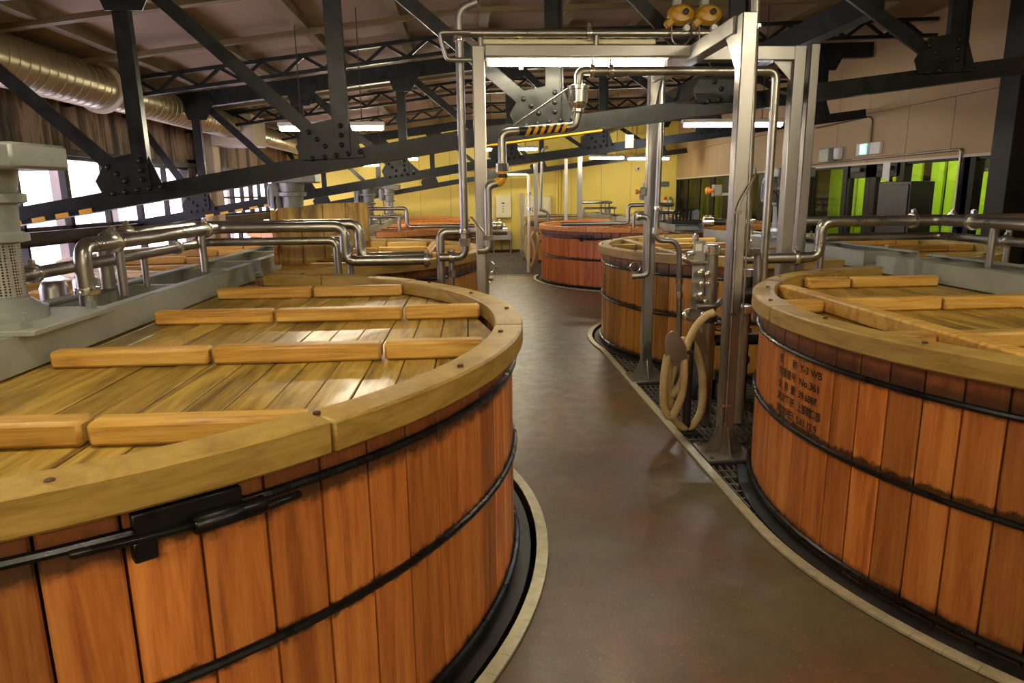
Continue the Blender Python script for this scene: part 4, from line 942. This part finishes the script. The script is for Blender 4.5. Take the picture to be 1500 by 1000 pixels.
m = MB(); m.span((a.x, YW-.47, a.z), (b.x, YW-.46, b.z)); m.span((a.x, YW-.03, a.z), (b.x, YW-.02, b.z+.08)); m.span((a.x, YW-.47, a.z), (a.x+.012, YW-.02, b.z)); m.span((b.x-.012, YW-.47, a.z), (b.x, YW-.02, b.z)); m.span((a.x, YW-.47, a.z), (b.x, YW-.02, a.z+.012)); m.build('basin', 'sinkst', sk)
for x in (a.x+.03, b.x-.03):
    for y in (YW-.44, YW-.05): MB().cyl((x, y, -.012), (x, y, a.z), .022, 10).build('leg', 'sinkst', sk)
MB().tube([((a.x+b.x)/2, YW-.2, a.z), ((a.x+b.x)/2, YW-.2, .12), ((a.x+b.x)/2, YW-.03, .12)], .02, 10).build('drain', 'pipe', sk)
for u in (733, 739): q = Wp(u, 330, -.1); MB().tube([(q.x, YW, q.z+.1), (q.x, YW-.1, q.z+.1), (q.x, YW-.12, q.z-.05)], .018, 10).build('tap', 'chrome', sk)
for i, u in enumerate((762, 764.7, 767.3)): q = Wp(u, 300, -.03); tag(MB().cyl((q.x, YW-.03, 0.0), (q.x, YW-.03, Wp(u, 283).z), .02, 10).build('wall_conduit', 'column'), 'thin cream conduit running up the yellow wall between the control panels', 'conduit', 'conduits between the control panels')
for i, u in enumerate((816, 820, 825)): q = Wp(u, 300, -.03); tag(MB().cyl((q.x, YW-.03, 0.0), (q.x, YW-.03, 2.6), .03, 10).build('wall_conduit', 'bwall'), 'yellow painted conduit running up the yellow wall beside the wide control panel', 'conduit', 'yellow painted conduits')
q = Wp(934.5, 247, -.1); cc = thing('dome_camera', tuple(q), 'white round security camera with black lens on the yellow wall', 'camera')
MB().lathe([(.07, .10), (.075, .05), (.07, 0), (.05, -.02), (.03, -.03)], q, 'y', 20).build('housing', 'white', cc); MB().lathe([(.034, -.031), (.034, -.045), (.02, -.05)], q, 'y', 16).build('lens', 'black', cc)
for i, (u, mt, cn) in enumerate(((974.5, 'red', 'red'), (982, 'green', 'green'))):
    q = Wp(u, 296, -.2); r_ = thing('signal_lamp', (q.x, q.y, 0), 'small %s signal lamp on a cream stem before the yellow wall' % cn, 'lamp')
    MB().lathe([(.05, -.03), (.06, 0), (.05, .06)], q, seg=16).build('base', 'cream', r_); MB().lathe([(.045, .06), (.045, .13), (.03, .16), (.0, .17)], q, seg=16).build('dome', mt, r_)
    MB().cyl((q.x, q.y, PIT), (q.x, q.y, q.z-.03), .018, 10).build('stem', 'cream', r_)
# second frame and hose near the wall
f2 = thing('pipe_gantry', (2.6, 16.31, 0), 'slim far steel frame standing between the last two vats beside the aisle', 'gantry')
xq = aty(785, 300, 16.0).x; xk = aty(849, 300, 16.31).x
for x, y, w in ((xq, 16.0, .09), (xk, 16.31, .1)): MB().span((x-w/2, y-w/2, PIT), (x+w/2, y+w/2, 2.62)).build('post', 'steel', f2, bevel=.004)
MB().bar((xq, 16.0, 2.58), (xk, 16.31, 2.58), .07, .07).build('beam', 'steel', f2)
pipe('white slim pipe standing between the last two vats', [(aty(829, 300, 16.31).x, 16.31, PIT), (aty(829, 300, 16.31).x, 16.31, 2.5)], .04, 'pipe_w')
pipe('bent steel riser beside the far steel frame', [(aty(795, 240, 15.9).x+.12, 15.9, 2.75), (aty(794, 240, 15.9).x, 15.9, 2.7), (aty(792, 300, 15.9).x, 15.9, 1.36), (aty(803, 312, 15.9).x, 15.9, 1.3), (aty(803, 312, 15.9).x, 15.9, PIT)], .032, 'steel')
pipe('white elbowed pipe dropping beside the second coiled hose', [tuple(aty(737, 256, 15.4)), tuple(aty(774, 256, 15.4)), tuple(aty(775, 300, 15.4)), tuple(aty(774, 385, 15.4))[:2]+(-.012,)], .034, 'pipe_w', unions=[(tuple(aty(775, 283, 15.4)), 'z'), (tuple(aty(775, 306, 15.4)), 'z')])
hx = lambda u, v, dy=0: tuple(aty(u, v, 15.6+dy))
hose('second beige hose hanging in coils before the rear vat', [hx(783, 338), hx(776, 350), hx(772, 372), hx(778, 390, -.03), hx(783, 370, -.05), hx(779, 352, -.05), hx(773, 345, -.03), hx(770, 365, 0), hx(774, 385, .03), hx(779, 392, .05), hx(785, 372, .04), hx(788, 352, .0), hx(785, 340, 0)], .032)
pipe('short hose hanger arm reaching out beside the second coiled hose', [hx(772, 341, .05), hx(792, 341, .05)], .03, 'steel')
# ------------------------------------------------------------------ right wall equipment
def Xp(u, v, dx=0): return atx(u, v, XR-.005+dx)
a, b = Xp(1290, 227), Xp(1257, 205); es = thing('exit_sign', (XR, (a.y+b.y)/2, 2.27), 'white exit sign box with lit green panel over the glass doors', 'sign')
MB().span((XR-.05, 10.35, 2.25), (XR-.003, 11.0, 2.43)).build('box', 'white', es, bevel=.006)
MB().span((XR-.056, 10.70, 2.265), (XR-.051, 10.88, 2.415)).build('lit_panel', 'exit', es)
MB().span((XR-.059, 10.73, 2.275), (XR-.0565, 10.85, 2.405)).build('lit_picture', 'exitw', es)
MB().span((XR-.054, 10.62, 2.252), (XR-.05, 10.69, 2.428)).build('divider', 'motor', es)
sp = thing('wall_box', (XR, 11.8, 2.2), 'grey speaker box with a white lamp beside the exit sign', 'speaker')
MB().span((XR-.16, 11.65, 2.19), (XR-.003, 11.98, 2.42)).build('box', 'motor', sp, bevel=.008); MB().span((XR-.10, 11.45, 2.22), (XR-.003, 11.62, 2.42)).build('lamp_head', 'white', sp, bevel=.02)
tag(MB().tube([(XR-.03, 12.6, 2.185), (XR-.03, 8.72, 2.20), (XR-.03, 8.6, 2.20), (XR-.03, 8.6, .1)], .018, 10, .04).build('wall_conduit', 'steel'), 'thin steel conduit running under the exit sign and down the dark post', 'conduit')
tag(MB().tube([(XR-.025, 12.4, 2.86-.05), (XR-.025, 10.75, 2.83), (XR-.025, 10.65, 2.78), (XR-.025, 10.65, 2.435)], .014, 8, .1).build('wall_conduit', 'purlin'), 'brown conduit bending down the tan wall onto the exit sign', 'conduit')
tag(MB().tube([(XR-.03, 12.2, 3.30), (XR-.03, 9.95, 3.34), (XR-.03, 9.85, 3.10)], .016, 8, .08).build('wall_conduit', 'purlin'), 'brown conduit high on the tan wall ending in a hook bend', 'conduit')
cb = thing('electric_cabinet', (XR-.2, 9.45, PIT), 'tall black electric cabinet standing beside the glass doors', 'cabinet')
MB().span((XR-.34, 9.05, PIT), (XR-.01, 9.80, 1.82)).build('body', 'black', cb, bevel=.008); dr = MB().span((XR-.355, 9.09, PIT+.1), (XR-.342, 9.76, 1.78)).build('door', 'black', cb, bevel=.004)
MB().span((XR-.37, 9.70, .9), (XR-.356, 9.73, 1.05)).build('handle', 'steel', dr)
tag(MB().box((XR-.30, 9.72, 1.975), (.006, .17, .24)).span((XR-.31, 9.64, 1.82), (XR-.295, 9.66, 2.0)).build('paper_notice', 'white'), 'blank white paper notice standing on top of the black cabinet', 'notice')
tag(MB().span((XR-.32, 7.42, PIT), (XR-.02, 7.72, zceil(6.1)-.03)).build('steel_column', 'frame', bevel=.006), 'black steel column standing against the glazed partition', 'column')
